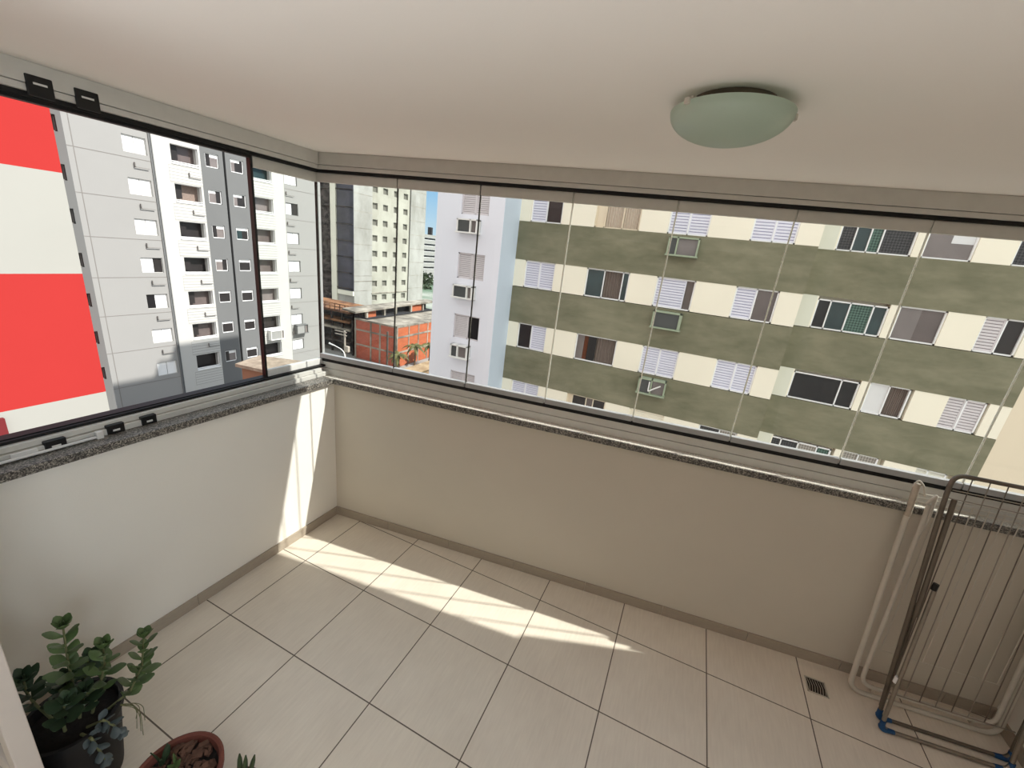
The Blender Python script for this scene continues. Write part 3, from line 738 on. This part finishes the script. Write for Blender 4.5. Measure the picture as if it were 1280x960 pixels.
# main face windows
def GW(i, r, panes, **k): return window(ap, G, gw[i][0], gw[i][1], FL[r], FL[r]+WH, panes, **k)
SS = [(0, .5, 'S'), (.5, 1, 'S')]
GW(0, 0, [(0, .5, 'S'), (.5, 1, 'dark')]); GW(0, 1, SS); GW(0, 2, [(0, .48, 'black_open'), (.48, 1, 'S')]); GW(0, 3, SS)
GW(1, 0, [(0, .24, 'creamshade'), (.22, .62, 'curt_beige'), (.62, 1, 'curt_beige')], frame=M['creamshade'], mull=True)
GW(1, 1, [(0, .42, 'tealglass'), (.42, .85, 'curt_dark'), (.85, 1, 'tealglass')])
GW(1, 2, [(0, .2, 'greyglass'), (.12, .32, 'curt_rust'), (.3, .5, 'black_open'), (.5, .96, 'curt_dark')], mull=False)
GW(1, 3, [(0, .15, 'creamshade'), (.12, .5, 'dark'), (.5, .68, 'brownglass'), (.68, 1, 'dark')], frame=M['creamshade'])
GW(2, 0, SS); GW(2, 1, [(0, .78, 'S'), (.78, 1, 'brownglass')], mull=False); GW(2, 2, SS); GW(2, 3, SS, ml=M['cream'], mg=M['creamgrey'], frame=M['cream'])
GW(3, 0, SS); GW(3, 1, [(0, .5, 'S'), (.5, 1, 'brownglass')]); GW(3, 2, SS); GW(3, 3, [(0, .55, 'net_dark'), (.55, 1, 'net_grey')])
# recessed face windows
def RW(u0, u1, r, panes, **k): return window(ap, R, u0, u1, FL[r], FL[r]+WH-(0.0 if u0 > 8.6 else 0.10), panes, **k)
RW(6.40, 8.55, 0, [(0, .22, 'net_dark'), (.22, .42, 'tealglass'), (.42, .58, 'net_green'), (.58, 1, 'net_dark')])
RW(6.40, 8.55, 1, [(0, .2, 'black_open'), (.2, .48, 'tealglass'), (.48, .8, 'net_green'), (.8, 1, 'tealglass')])
RW(6.40, 8.55, 2, [(0, .74, 'black_open'), (.74, 1, 'black_open')])
RW(6.30, 8.45, 3, [(0, .2, 'net_dark'), (.2, .48, 'net_dark'), (.48, .78, 'net_grey'), (.78, 1, 'net_green')])
RW(8.82, 10.12, 0, [(0, .52, 'greyglass'), (.52, 1, 'greyglass', 0, .45), (.52, 1, 'blind', .45, 1)], mull=False)
RW(8.82, 10.12, 1, [(0, .5, 'greyglass'), (.5, 1, 'brownglass'), (.72, .98, 'blind', .3, 1)], mull=False)
RW(8.82, 10.05, 2, [(0, .5, 'blind'), (.5, 1, 'curt_dark')])
RW(8.70, 9.95, 3, [(0, .5, 'net_grey'), (.5, 1, 'net_grey')])
RW(11.08, 12.16, 0, [(0, .5, 'net_dark'), (.5, 1, 'S')], ml=M['shutter'])
RW(11.08, 12.16, 1, [(0, .52, 'S'), (.52, 1, 'dark')], ml=M['shutterl'], mg=M['slatgapl'])
RW(11.04, 12.12, 2, SS, ml=M['shutterl'], mg=M['slatgapl'])
RW(10.9, 11.98, 3, SS, ml=M['creamgrey'], mg=M['shutterl'])
# air conditioners
gN = 'air conditioners on the apartment building'
air_con(G, 0.86, 1.96, 2.46, 3.16, 0.36, 'green grey boxed air conditioner under the topmost visible shutters of olive building', M['ac_green'], gN, 0.3)
air_con(G, 0.86, 1.96, -0.33, 0.36, 0.36, 'pale green boxed air conditioner on the middle olive band', M['ac_green'], gN, 0.93)
air_con(G, 0.86, 1.96, -3.12, -2.44, 0.36, 'pale green air conditioner with white hoses on the lowest olive band', M['ac_green'], gN, 0.48, pipes=True)
air_con(H, -7.50, -6.52, 2.45, 3.02, 0.34, 'white window air conditioner below the highest shutters of the white wing', M['ac_white'], gN, 0.66)
air_con(H, -7.50, -6.52, -0.25, 0.32, 0.34, 'white window air conditioner below the second shutters of the white wing', M['ac_white'], gN, 0.72)
air_con(H, -7.42, -6.54, -2.95, -2.34, 0.34, 'white window air conditioner below the half open shutter of the white wing', M['ac_white'], gN, 0.42)

# ------------------------------------------------------------------ white and grey twin tower
L = Facade('x', -36.66)
tw = empty('apartment_tower', (-37, 24, -14), 'tall white and grey apartment tower with a dark centre joint', 'building')
rows = [6.85 - 2.785*k for k in range(7)]
B_w = [(20.5, 22.45, z-1.38, z) for z in rows]; E_w = [(26.93, 28.88, z-1.38, z) for z in rows]
C_w = [(23.0, 24.05, z-1.10, z-0.05) for z in rows]; D_w = [(25.08, 26.2, z-1.10, z-0.05) for z in rows]
A_w = [(17.50, 18.93, 9.45-1.1-0.15, 9.45-0.15)] + [(17.50, 18.93, z-1.24, z-0.12) for z in rows]
F_w = [(30.24, 31.66, z-1.18, z-0.05) for z in rows]
ZT = 13.0
b = MB(); L.cells(b, 10.0, 19.10, -14, ZT, A_w); L.box(b, 10, 19.1, -8, -0.25, -14, ZT); b.build('grey_wall', M['towergrey'], tw)
b = MB(); L.cells(b, 30.15, 34.52, -14, ZT, F_w); L.box(b, 30.15, 34.52, -8, -0.25, -14, ZT); b.build('grey_wall', M['towergrey'], tw)
b = MB(); L.cells(b, 19.32, 22.62, -14, ZT, B_w, 0.9); L.box(b, 19.1, 22.62, -8, -0.9, -14, ZT); b.build('white_wall', M['towerwhite'], tw)
b = MB(); L.cells(b, 26.62, 30.15, -14, ZT, E_w, 0.9); L.box(b, 26.62, 30.15, -8, -0.9, -14, ZT); b.build('white_wall', M['towerwhite'], tw)
b = MB(); L.cells(b, 22.62, 24.44, -14, ZT, C_w); L.box(b, 22.62, 24.44, -8, -0.25, -14, ZT); b.build('mid_grey_strip', M['towermid'], tw)
b = MB(); L.cells(b, 24.64, 26.62, -14, ZT, D_w); L.box(b, 24.64, 26.62, -8, -0.25, -14, ZT); b.build('mid_grey_strip', M['towermid'], tw)
b = MB(); L.box(b, 24.44, 24.64, -6, -0.35, -14, ZT); b.build('centre_joint', M['gapdark'], tw)
b = MB(); L.box(b, 19.10, 19.19, -0.5, 0.06, -14, ZT); L.box(b, 19.25, 19.32, -0.5, 0.0, -14, ZT); b.build('corner_fin', M['towermid'], tw)
for k in range(9):
    z = 8.05-2.785*k
    for ua, ub in ((10, 19.1), (30.15, 34.52)):
        b = MB(); L.box(b, ua, ub, 0, 0.012, z-0.02, z+0.02); b.build('seam', M['seamline'], tw)
b = MB(); L.box(b, 14.78, 14.82, 0, 0.013, -14, ZT); b.build('seam', M['seamline'], tw)
for ws in (B_w, E_w):
    for (u0, u1, z0, z1) in ws:
        b = MB(); L.box(b, u0-0.25, u1+0.15, 0, 0.015, z0-1.36, z0-0.12); b.build('siding_panel', M['siding'], tw)
for z in rows:
    for u in (18.0, 21.6, 30.3):
        b = MB(); L.box(b, u, u+0.9, 0.1, 0.14, z+0.62, z+0.66); L.box(b, u, u+0.04, 0.0, 0.14, z+0.62, z+0.95)
        b.build('condenser_bracket', M['seamline'], tw)
bal_B = ['brownglass', 'curt_dark', 'dark', 'dark', 'brownglass', 'brownglass', 'dark']
bal_E = ['tealglass', 'greyglass', 'brownglass', 'brownglass', 'greyglass', 'dark', 'black_open']
def balcony(u0, u1, z0, z1, k, side):
    fo = frame_mb(L, u0, u1, z0+0.10, z1, 0.04, -0.2, -0.1).build('balcony_opening', M['winwhite'], tw)
    b = MB(); L.box(b, u0, u1, -0.62, -0.6, z0, z1); b.build('pane', M[k], fo)
    b = MB(); um = u0+(u1-u0)*(0.34 if side == 'B' else 0.22)
    L.box(b, u0, um, -0.4, -0.38, z0+.3, z1); b.build('pane', M['dark'], fo)
    b = MB(); L.box(b, u0-0.02, u1+0.02, -0.1, 0.05, z0-0.02, z0+0.08); L.box(b, u0, u1, -0.06, 0.0, z0+0.17, z0+0.21); b.build('balcony_rail', M['winwhite'], fo)
for r, w_ in enumerate(B_w): balcony(*w_, bal_B[r], 'B')
for r, w_ in enumerate(E_w): balcony(*w_, bal_E[r], 'E')
for r, (u0, u1, z0, z1) in enumerate(C_w):
    if r in (0, 2, 6): p = [(0, .4, 'dark'), (.4, 1, 'greyglass', 0, .72), (.4, 1, 'winwhite', .72, 1)]
    elif r == 3 or r == 1: p = [(0, .6, 'greyglass', 0, .75), (0, .6, 'winwhite', .75, 1), (.6, 1, 'dark')]
    else: p = [(0, .5, 'dark', 0, .78), (.5, 1, 'dark', 0, .78), (0, 1, 'winwhite', .78, 1)]
    window(tw, L, u0, u1, z0, z1, p, mull=False, t=0.055)
for r, (u0, u1, z0, z1) in enumerate(D_w):
    if r < 2: p = [(0, .35, 'greyglass', 0, .75), (.35, .75, 'dark', 0, .75), (0, .75, 'winwhite', .75, 1), (.75, 1, 'dark')]
    else: p = [(0, .5, 'dark' if r > 2 else 'tealglass', 0, .74), (.5, 1, 'dark', 0, .74), (0, 1, 'winwhite', .74, 1)]
    window(tw, L, u0, u1, z0, z1, p, mull=False, t=0.055)
    b = MB()
for r, (u0, u1, z0, z1) in enumerate(A_w):
    p = {0: [(0, 1, 'tealglass')], 4: [(0, .58, 'winwhite'), (.58, 1, 'dark')], 5: [(0, .42, 'black_open'), (.42, 1, 'winwhite')]}.get(r, [(0, .5, 'winwhite'), (.5, 1, 'winwhite')])
    window(tw, L, u0, u1, z0, z1, p, frame=M['towerwhite'], mull=False, t=0.03)
    if r not in (0, 4, 5): b = MB(); L.box(b, (u0+u1)/2-.012, (u0+u1)/2+.012, -.11, -.1, z0, z1); b.build('shutter_joint', M['seamline'], tw)
for r, (u0, u1, z0, z1) in enumerate(F_w):
    p = [(0, .5, 'winwhite'), (.5, 1, 'dark')] if r == 1 else [(0, .5, 'winwhite'), (.5, 1, 'winwhite')]
    window(tw, L, u0, u1, z0, z1, p, frame=M['towermid'], mull=False, t=0.04)
    if r != 1: b = MB(); L.box(b, (u0+u1)/2-.012, (u0+u1)/2+.012, -.11, -.1, z0, z1); b.build('shutter_joint', M['seamline'], tw)
air_con(L, 30.5, 31.9, -9.2, -8.25, 0.5, 'grey wall air conditioner between shutters at the white tower right edge', M['towermid'], None, 0.7, 'towergrey')
air_con(L, 27.4, 28.9, -9.45, -8.5, 0.5, 'white air conditioner under a dark balcony of the white tower', M['ac_white'], None, 0.8, 'towergrey')

# ------------------------------------------------------------------ red and white building
RDF = Facade('x', -10.66)
rd = empty('banded_building', (-12, -4, -14), 'building with broad red and white bands close at the left', 'building')
for z0, z1, m_ in ((2.50, 9, 'red'), (0.39, 2.50, 'redwhite'), (-2.50, 0.39, 'red'), (-14, -2.50, 'redwhite')):
    b = MB(); RDF.box(b, -14, 3.97, -6, 0, z0, z1); b.build('red_band' if m_ == 'red' else 'white_band', M[m_], rd)
b = MB(); RDF.box(b, -14, 2.2, 0.0, 0.1, -14, -2.62); b.build('maroon_wall', M['maroon'], rd)
S2 = Facade('x', -11.6)
hol = [(4.29, 4.40, z-0.17, z+0.17) for z in (3.57, 2.56, 1.61, 0.60, -0.38, -1.35, -2.32)]
b = MB(); S2.cells(b, 3.98, 4.50, -14, 9, hol, 0.1); S2.box(b, 3.98, 4.50, -4, -0.1, -14, 9); b.build('grey_return', M['towermid'], rd)
for h_ in hol: window(rd, S2, *h_, [(0, 1, 'gapdark')], t=0.02, frame=M['seamline'])

# ------------------------------------------------------------------ concrete tower under construction
MF = Facade('x', -54.66); MS = Facade('y', 57.9)
mt = empty('concrete_tower', (-60, 66, -14), 'unfinished concrete tower with dark window openings behind the brick building', 'building')
mz = [10.24 - 1.423*2*k*0.5*2/2*1.0 for k in range(1)]
mrows = [10.24 - 1.42*2*k for k in range(0)]
rowz = [13.05, 10.24, 7.40, 4.58, 1.82, -0.95, -3.72, -6.45, -9.15]
holes = []
for z in rowz:
    for (ua, ub) in ((62.55, 63.88), (65.32, 66.66), (68.38, 69.30), (71.25, 72.60)): holes.append((ua, ub, z-1.08, z))
b = MB(); MF.cells(b, 62.45, 73.2, -14, 16, holes, 0.4); b.build('wall', M['concrete2'], mt)
b = MB(); MF.box(b, 57.9, 62.45, -0.4, 0.02, -14, 16); MF.box(b, 73.6, 78.75, -0.4, 0, -14, 16); MF.box(b, 57.91, 78.74, -12, -0.4, -14, 16); b.build('wall', M['concrete'], mt)
b = MB(); MF.box(b, 73.2, 73.6, -0.6, -0.3, -14, 16); b.build('vertical_joint', M['gapdark'], mt)
b = MB(); MF.box(b, 57.9, 62.45, 0.02, 0.05, -6.56, -6.46)
for z in rowz: MF.box(b, 57.9, 62.45, 0.02, 0.035, z+0.9, z+0.96); MF.box(b, 73.6, 78.7, 0.0, 0.015, z+0.9, z+0.96)
MF.box(b, 62.4, 73.2, 0.0, 0.12, -8.9, -8.75)
b.build('pour_lines', M['slab'], mt)
for (ua, ub, za, zb) in holes:
    fo = frame_mb(MF, ua, ub, za, zb, 0.07, -0.35, -0.2).build('window', M['concrete'], mt)
    b = MB(); MF.box(b, ua, ub, -0.32, -0.3, za, zb); b.build('pane', M['m_pane'], fo)
b = MB(); MS.box(b, -58.4, -54.66, 0.0, 0.1, -8.3, 16); b.build('dark_bay', M['darkbay'], mt)
b = MB(); MS.box(b, -59.75, -58.5, -1, 0.3, -14, 16); MS.box(b, -58.4, -54.66, 0, 0.3, -9.1, -8.3); b.build('white_column', M['creamgrey'], mt)
b = MB(); MS.box(b, -70, -59.75, -0.5, 0.0, -14, 16); b.build('dark_bay', M['scaffold'], mt)
for k in range(10):
    b = MB(); z = 11.6-2.78*k; MS.box(b, -70, -59.75, 0.0, 0.7, z-0.15, z+0.02)
    if z > -8: MS.box(b, -58.4, -54.7, 0.1, 0.35, z-0.12, z)
    b.build('balcony_slab', M['scaffold'], mt)

# podium in front of it
pd = empty('building_podium', (-50, 44, -14), 'dark unfinished podium floors with timber formwork beside the brick building', 'building')
b = MB(); b.box(W, -62, -39.1, 42.6, 47, -14, -8.2); b.build('dark_core', M['gapdark'], pd)
for z, m_ in ((-8.15, 'formwork'), (-9.45, 'formwork'), (-10.5, 'slab'), (-12.3, 'scaffold')):
    b = MB(); b.box(W, -62, -39.05, 40.9, 47.2, z-0.28, z); b.build('floor_slab', M[m_], pd)
for k in range(13):
    b = MB(); x = -61+1.85*k; b.box(W, x, x+0.22, 41.0, 41.25, -14, -8.4); b.build('post', M['scaffold'], pd)
for k in range(25):
    b = MB(); x = -61.5+0.9*k; b.box(W, x, x+0.1, 40.9, 40.98, -8.15, -7.35); b.build('railing_post', M['formwork'], pd)
b = MB(); b.box(W, -61.5, -39.1, 40.88, 40.98, -7.42, -7.32).box(W, -61.5, -39.1, 40.88, 40.98, -7.82, -7.72); b.build('timber_rail', M['formwork'], pd)

# brick building
BL = Facade('y', 40.65); BRF = Facade('x', -31.03)
bk = empty('brick_building', (-34, 45, -14), 'unplastered orange brick building with concrete beams and an open top floor', 'building')
b = MB(); BL.box(b, -37.85, -31.05, -12, 0, -14, -8.85); b.build('shaded_brick_wall', M['brick_shade'], bk)
b = MB(); BRF.box(b, 40.67, 56, -0.3, 0.0, -14, -8.85); b.build('sunny_brick_wall', M['brick_sun'], bk)
b = MB()
for z in (-8.65, -10.0, -12.0): BL.box(b, -37.9, -31.0, -0.1, 0.05, z-0.22, z); BRF.box(b, 40.6, 56, -0.1, 0.05, z-0.22, z)
for u in (-37.8, -35.2, -33.7, -31.2): BL.box(b, u-0.1, u+0.15, -0.1, 0.04, -14, -8.7)
for u in (40.75, 43.1, 45.2, 47.3, 49.6): BRF.box(b, u-0.08, u+0.1, -0.1, 0.04, -14, -8.7)
b.build('concrete_beam', M['slab'], bk)
b = MB(); b.box(W, -37.8, -31.1, 40.8, 56, -8.85, -8.68); b.build('roof_deck', M['slab'], bk)
b = MB(); b.box(W, -38.4, -36.0, 41.0, 56, -8.6, -8.5).box(W, -38.4, -37.6, 41.5, 56, -8.6, -7.6); b.build('dark_interior', M['gapdark'], bk)
b = MB(); b.v = [(-38.6, 39.2, -7.60), (-36.4, 39.2, -7.75), (-36.0, 43.5, -7.55), (-36.8, 48.0, -7.66), (-36.2, 51.5, -7.42), (-36.2, 57, -7.45), (-38.4, 57, -7.45), (-38.7, 48, -7.5)]
n = len(b.v); b.v += [(x, y, z+0.22) for x, y, z in b.v]; b.f = [tuple(range(n)), tuple(range(n, 2*n))[::-1]] + [(i, (i+1) % n, n+(i+1) % n, n+i) for i in range(n)]
b.build('broken_roof_slab', M['slab'], bk)
for y in (41.2, 44.6, 47.0, 50.5, 53.5):
    b = MB(); b.box(W, -36.7, -36.4, y, y+0.3, -8.7, -7.5); b.build('pillar', M['slab'], bk)
b = MB(); b.box(W, -36.75, -36.6, 41.5, 43.2, -8.6, -7.6).box(W, -36.75, -36.6, 50.8, 53.4, -8.6, -7.6); b.build('brick_infill', M['brick_sun'], bk)

# small tan house below, palm shrubs, poles, street lamp
hs = empty('low_house', (-26, 43, -14), 'low tan house wall behind the palms at the brick building foot', 'building')
b = MB(); b.box(W, -26.3, -24.8, 35.5, 48, -14, -12.4); b.build('wall', M['tan'], hs)
b = MB(); b.box(W, -24.82, -24.75, 37.2, 38.6, -13.7, -12.9); b.build('window', M['dark'], hs)
b = MB(); b.box(W, -26.5, -24.5, 35.3, 48.3, -12.4, -12.25); b.build('roof', M['tan'], hs)
def palm(x, y, z, h, label, seed):
    rnd = random.Random(seed); t = empty('palm', (x, y, z), label, 'palm', 'palms beside the brick building')
    MB().tube([(x, y, z), (x+0.1, y, z+h*0.5), (x, y+0.05, z+h)], [0.14, 0.11, 0.10], 7).build('trunk', M['trunk'], t)
    b = MB()
    for k in range(13):
        a = k*2*pi/13+rnd.uniform(-.2, .2); L_ = rnd.uniform(1.1, 1.7); rise = rnd.uniform(0.2, 0.9)
        prev = None
        for i in range(7):
            s = i/6; c = Vector((x+cos(a)*L_*s, y+sin(a)*L_*s, z+h+rise*s*1.4-1.5*s*s*(1.1-rise*.4)))
            w_ = 0.26*sin(pi*min(1, s*0.9+0.1)); sd = Vector((-sin(a), cos(a), 0))*w_
            l_, r_ = c+sd-Vector((0, 0, w_*.6)), c-sd-Vector((0, 0, w_*.6))
            if prev: b.quad(prev[0], prev[1], c, l_); b.quad(prev[1], prev[2], r_, c)
            prev = (l_, c, r_)
    b.build('fronds', M['palm'], t)
palm(-28.6, 38.0, -14, 2.7, 'leftmost drooping palm before the sunny brick wall', 1)
palm(-28.6, 41.2, -14, 3.3, 'tall middle palm before the sunny brick wall', 2)
palm(-28.6, 44.4, -14, 2.8, 'rightmost palm beside the white wing and brick wall', 3)
pp = empty('utility_pole', (-37, 38.6, -14), 'pale utility pole with crossarms left of the brick building', 'pole')
MB().tube([(-37.0, 38.0, -14), (-37.0, 38.0, -9.9)], 0.11, 8).build('pole', M['pole'], pp)
for z in (-10.1, -10.5): MB().box(W, -38.6, -36.7, 37.95, 38.05, z-0.05, z+0.05).build('crossarm', M['pole'], pp)
MB().box(W, -36.9, -36.3, 37.8, 38.2, -12.6, -11.8).build('transformer', M['pole'], pp, bevel=0.1)
lp = empty('street_lamp', (-36.2, 38.2, -14), 'curved white street lamp arm at the utility pole', 'street lamp')
MB().tube(fillet([(-36.6, 37.6, -14), (-36.6, 37.6, -12.4), (-38.2, 37.4, -11.9)], 0.8), 0.06, 8).build('arm', M['winwhite'], lp)
MB().tube([(-38.2, 37.4, -11.92), (-38.9, 37.3, -11.75)], [0.08, 0.13], 8).build('lamp_head', M['winwhite'], lp)
p2 = MB().tube([(-30.5, 38.3, -14), (-30.5, 38.3, -8.9)], 0.12, 8).build('street_pole', M['poledark'], None)
tag(p2, 'dark concrete pole standing in front of the red brick wall', 'pole')

# coping of the neighbouring stair wall right under the left panes
cw = empty('stair_tower', (-5.5, 5.1, -14), 'brown walled stair tower with flat stone coping below the left window', 'building')
def prism(pts, z0, z1):
    b = MB(); n = len(pts)
    b.v = [(x, y, z0) for x, y in pts] + [(x, y, z1) for x, y in pts]
    b.f = [tuple(range(n))[::-1], tuple(range(n, 2*n))] + [(i, (i+1) % n, n+(i+1) % n, n+i) for i in range(n)]
    return b
prism([(-6.36, 4.64), (-4.6, 4.88), (-4.6, 6.00), (-6.60, 5.22)], -14, -1.07).build('brown_wall', M['brownwall'], cw)
prism([(-6.45, 4.56), (-4.5, 4.83), (-4.5, 6.10), (-6.70, 5.30)], -1.07, -1.0).build('coping', M['copingtop'], cw)

# far office block, trees, ground
fo_ = Facade('x', -117.7)
fb = empty('office_block', (-120, 172, -30), 'distant white office block with dark strip windows beneath the blue sky', 'building')
hol = [(166.5, 176, z, z+1.1) for z in (2.2, -0.4, -3.0, -5.6, -8.2, -10.8)]
b = MB(); fo_.cells(b, 165.8, 182, -30, 4.6, hol, 0.5); fo_.box(b, 165.8, 182, -12, -0.5, -30, 4.6); b.build('wall', M['towergrey'], fb)
for h_ in hol: window(fb, fo_, *h_, [(0, 1, 'black_open')], t=0.12)
b = MB(); fo_.box(b, 173.4, 174.6, -3, -1, 4.6, 8.0); b.build('roof_tank', M['gapdark'], fb)
def tree(x, y, z, h, r, label, seed, n=420):
    rnd = random.Random(seed); t = empty('tree', (x, y, z), label, 'tree', 'trees beyond the concrete tower')
    MB().tube([(x, y, z), (x, y, z+h*.6)], [0.3, 0.2], 7).build('trunk', M['trunk'], t)
    b = MB()
    for k in range(n):
        a, e = rnd.uniform(0, 2*pi), rnd.uniform(-1, 1); q = r*(rnd.random()**0.4)
        c = Vector((x+q*cos(a)*math.sqrt(1-e*e), y+q*sin(a)*math.sqrt(1-e*e), z+h*.65+q*e*1.15))
        d1 = Vector((rnd.gauss(0, 1), rnd.gauss(0, 1), rnd.gauss(0, 1))).normalized()*0.55; d2 = d1.orthogonal().normalized()*0.4
        b.quad(c-d1, c-d2, c+d1, c+d2)
    b.build('crown', M['tree'], t)
tree(-87.5, 125.0, -22, 9.0, 3.4, 'left green tree low between the concrete tower and white wing', 11)
tree(-86.0, 132.6, -22, 8.0, 3.2, 'right green tree beside the white wing below the office block', 12)
tree(-97.0, 140.0, -20, 10.0, 3.6, 'rear green tree directly below the distant office block', 13)
o = MB().quad((-400, -200, -14.02), (200, -200, -14.02), (200, 60, -14.02), (-400, 60, -14.02)).build('ground', M['asphalt']); o['kind'] = 'structure'
o = MB().quad((-3000, 60, -14.03), (1500, 60, -14.03), (1500, 3500, -40), (-3000, 3500, -40)).build('land', M['land']); o['kind'] = 'structure'
b = MB(); b.box(W, -45, -30.9, 36.6, 39.4, -14.02, -13.88); b.build('sidewalk', M['pavement'])['kind'] = 'structure'

# ------------------------------------------------------------------ light
sun = bpy.data.lights.new('sun', 'SUN'); so = bpy.data.objects.new('sun', sun); col.objects.link(so)
sd = Vector((0.963, 0.360, 1.0)).normalized()
so.rotation_euler = sd.to_track_quat('Z', 'Y').to_euler(); so.location = (30, 10, 40)
sun.energy = 7.0; sun.angle = radians(0.6); sun.color = (1.0, 0.965, 0.90)
def area(name, loc, rot, sx, sy, e, c):
    lm = bpy.data.lights.new(name, 'AREA'); lo = bpy.data.objects.new(name, lm); col.objects.link(lo)
    lm.shape = 'RECTANGLE'; lm.size = sx; lm.size_y = sy; lm.energy = e; lm.color = c
    lo.location = loc; lo.rotation_euler = rot; lm.spread = radians(100)
area('added_fill_up', (2.1, -1.7, 0.5), (pi, 0, 0), 2.8, 1.0, 22, (0.94, 0.97, 1.0))  # added uplight out of view, brightens the balcony ceiling
area('added_fill_side', (3.85, -1.75, 1.35), (radians(90), 0, radians(97)), 1.2, 1.1, 18, (0.82, 0.92, 1.0))  # added fill from an unseen spot, lifts the left wall and floor

wd_ = bpy.data.worlds.new('sky'); sc.world = wd_; wd_.use_nodes = True
nt = wd_.node_tree
for n in list(nt.nodes): nt.nodes.remove(n)
out = nt.nodes.new('ShaderNodeOutputWorld'); bg = nt.nodes.new('ShaderNodeBackground')
tc = nt.nodes.new('ShaderNodeTexCoord'); sp = nt.nodes.new('ShaderNodeSeparateXYZ')
nt.links.new(tc.outputs['Generated'], sp.inputs[0])
r1 = nt.nodes.new('ShaderNodeValToRGB')           # blue sky by height
e = r1.color_ramp.elements; e[0].position = 0.0; e[0].color = (0.62, 0.80, 0.92, 1); e[1].position = 0.6; e[1].color = (0.9, 1.1, 1.35, 1)
x = e.new(0.10); x.color = (0.34, 0.62, 0.90, 1)
nt.links.new(sp.outputs[2], r1.inputs[0])
r2 = nt.nodes.new('ShaderNodeValToRGB')           # added brightness in the unseen sky half behind the camera, to fill shaded walls
e = r2.color_ramp.elements; e[0].position = 0.35; e[0].color = (1, 1, 1, 1); e[1].position = 0.60; e[1].color = (0, 0, 0, 1)
mm = nt.nodes.new('ShaderNodeMath'); mm.operation = 'MULTIPLY_ADD'; mm.inputs[1].default_value = 0.5; mm.inputs[2].default_value = 0.5
nt.links.new(sp.outputs[1], mm.inputs[0]); nt.links.new(mm.outputs[0], r2.inputs[0])
mx = nt.nodes.new('ShaderNodeMix'); mx.data_type = 'RGBA'
nt.links.new(r2.outputs[0], mx.inputs['Factor']); nt.links.new(r1.outputs[0], mx.inputs[6]); mx.inputs[7].default_value = (1.45, 1.45, 1.42, 1)
nt.links.new(mx.outputs[2], bg.inputs['Color']); bg.inputs['Strength'].default_value = 1.0
nt.links.new(bg.outputs[0], out.inputs[0])

sc.view_settings.view_transform = 'Standard'; sc.view_settings.look = 'None'; sc.view_settings.exposure = 0.0; sc.view_settings.gamma = 1.0
cy = sc.cycles
cy.max_bounces = 12; cy.diffuse_bounces = 6; cy.glossy_bounces = 4; cy.transparent_max_bounces = 24; cy.transmission_bounces = 6
cy.caustics_reflective = False; cy.caustics_refractive = False; cy.sample_clamp_indirect = 6
try: cy.use_denoising = True; cy.denoiser = 'OPENIMAGEDENOISE'
except Exception: pass

# ------------------------------------------------------------------ camera
cam = bpy.data.cameras.new('camera'); co = bpy.data.objects.new('camera', cam); col.objects.link(co)
cam.sensor_fit = 'HORIZONTAL'; cam.sensor_width = 36.0; cam.lens = 36.0*518.91/1280.0; cam.clip_start = 0.02; cam.clip_end = 6000
r = Vector((0.9064789, 0.40772112, 0.10981574)); u = Vector((-0.22112542, 0.23681287, 0.94605666)); w = Vector((-0.3597215, 0.88186345, -0.30482337))
mw = Matrix(((r.x, u.x, -w.x, 2.34235), (r.y, u.y, -w.y, -1.04102), (r.z, u.z, -w.z, 1.99080), (0, 0, 0, 1)))
co.matrix_world = mw
sc.camera = co
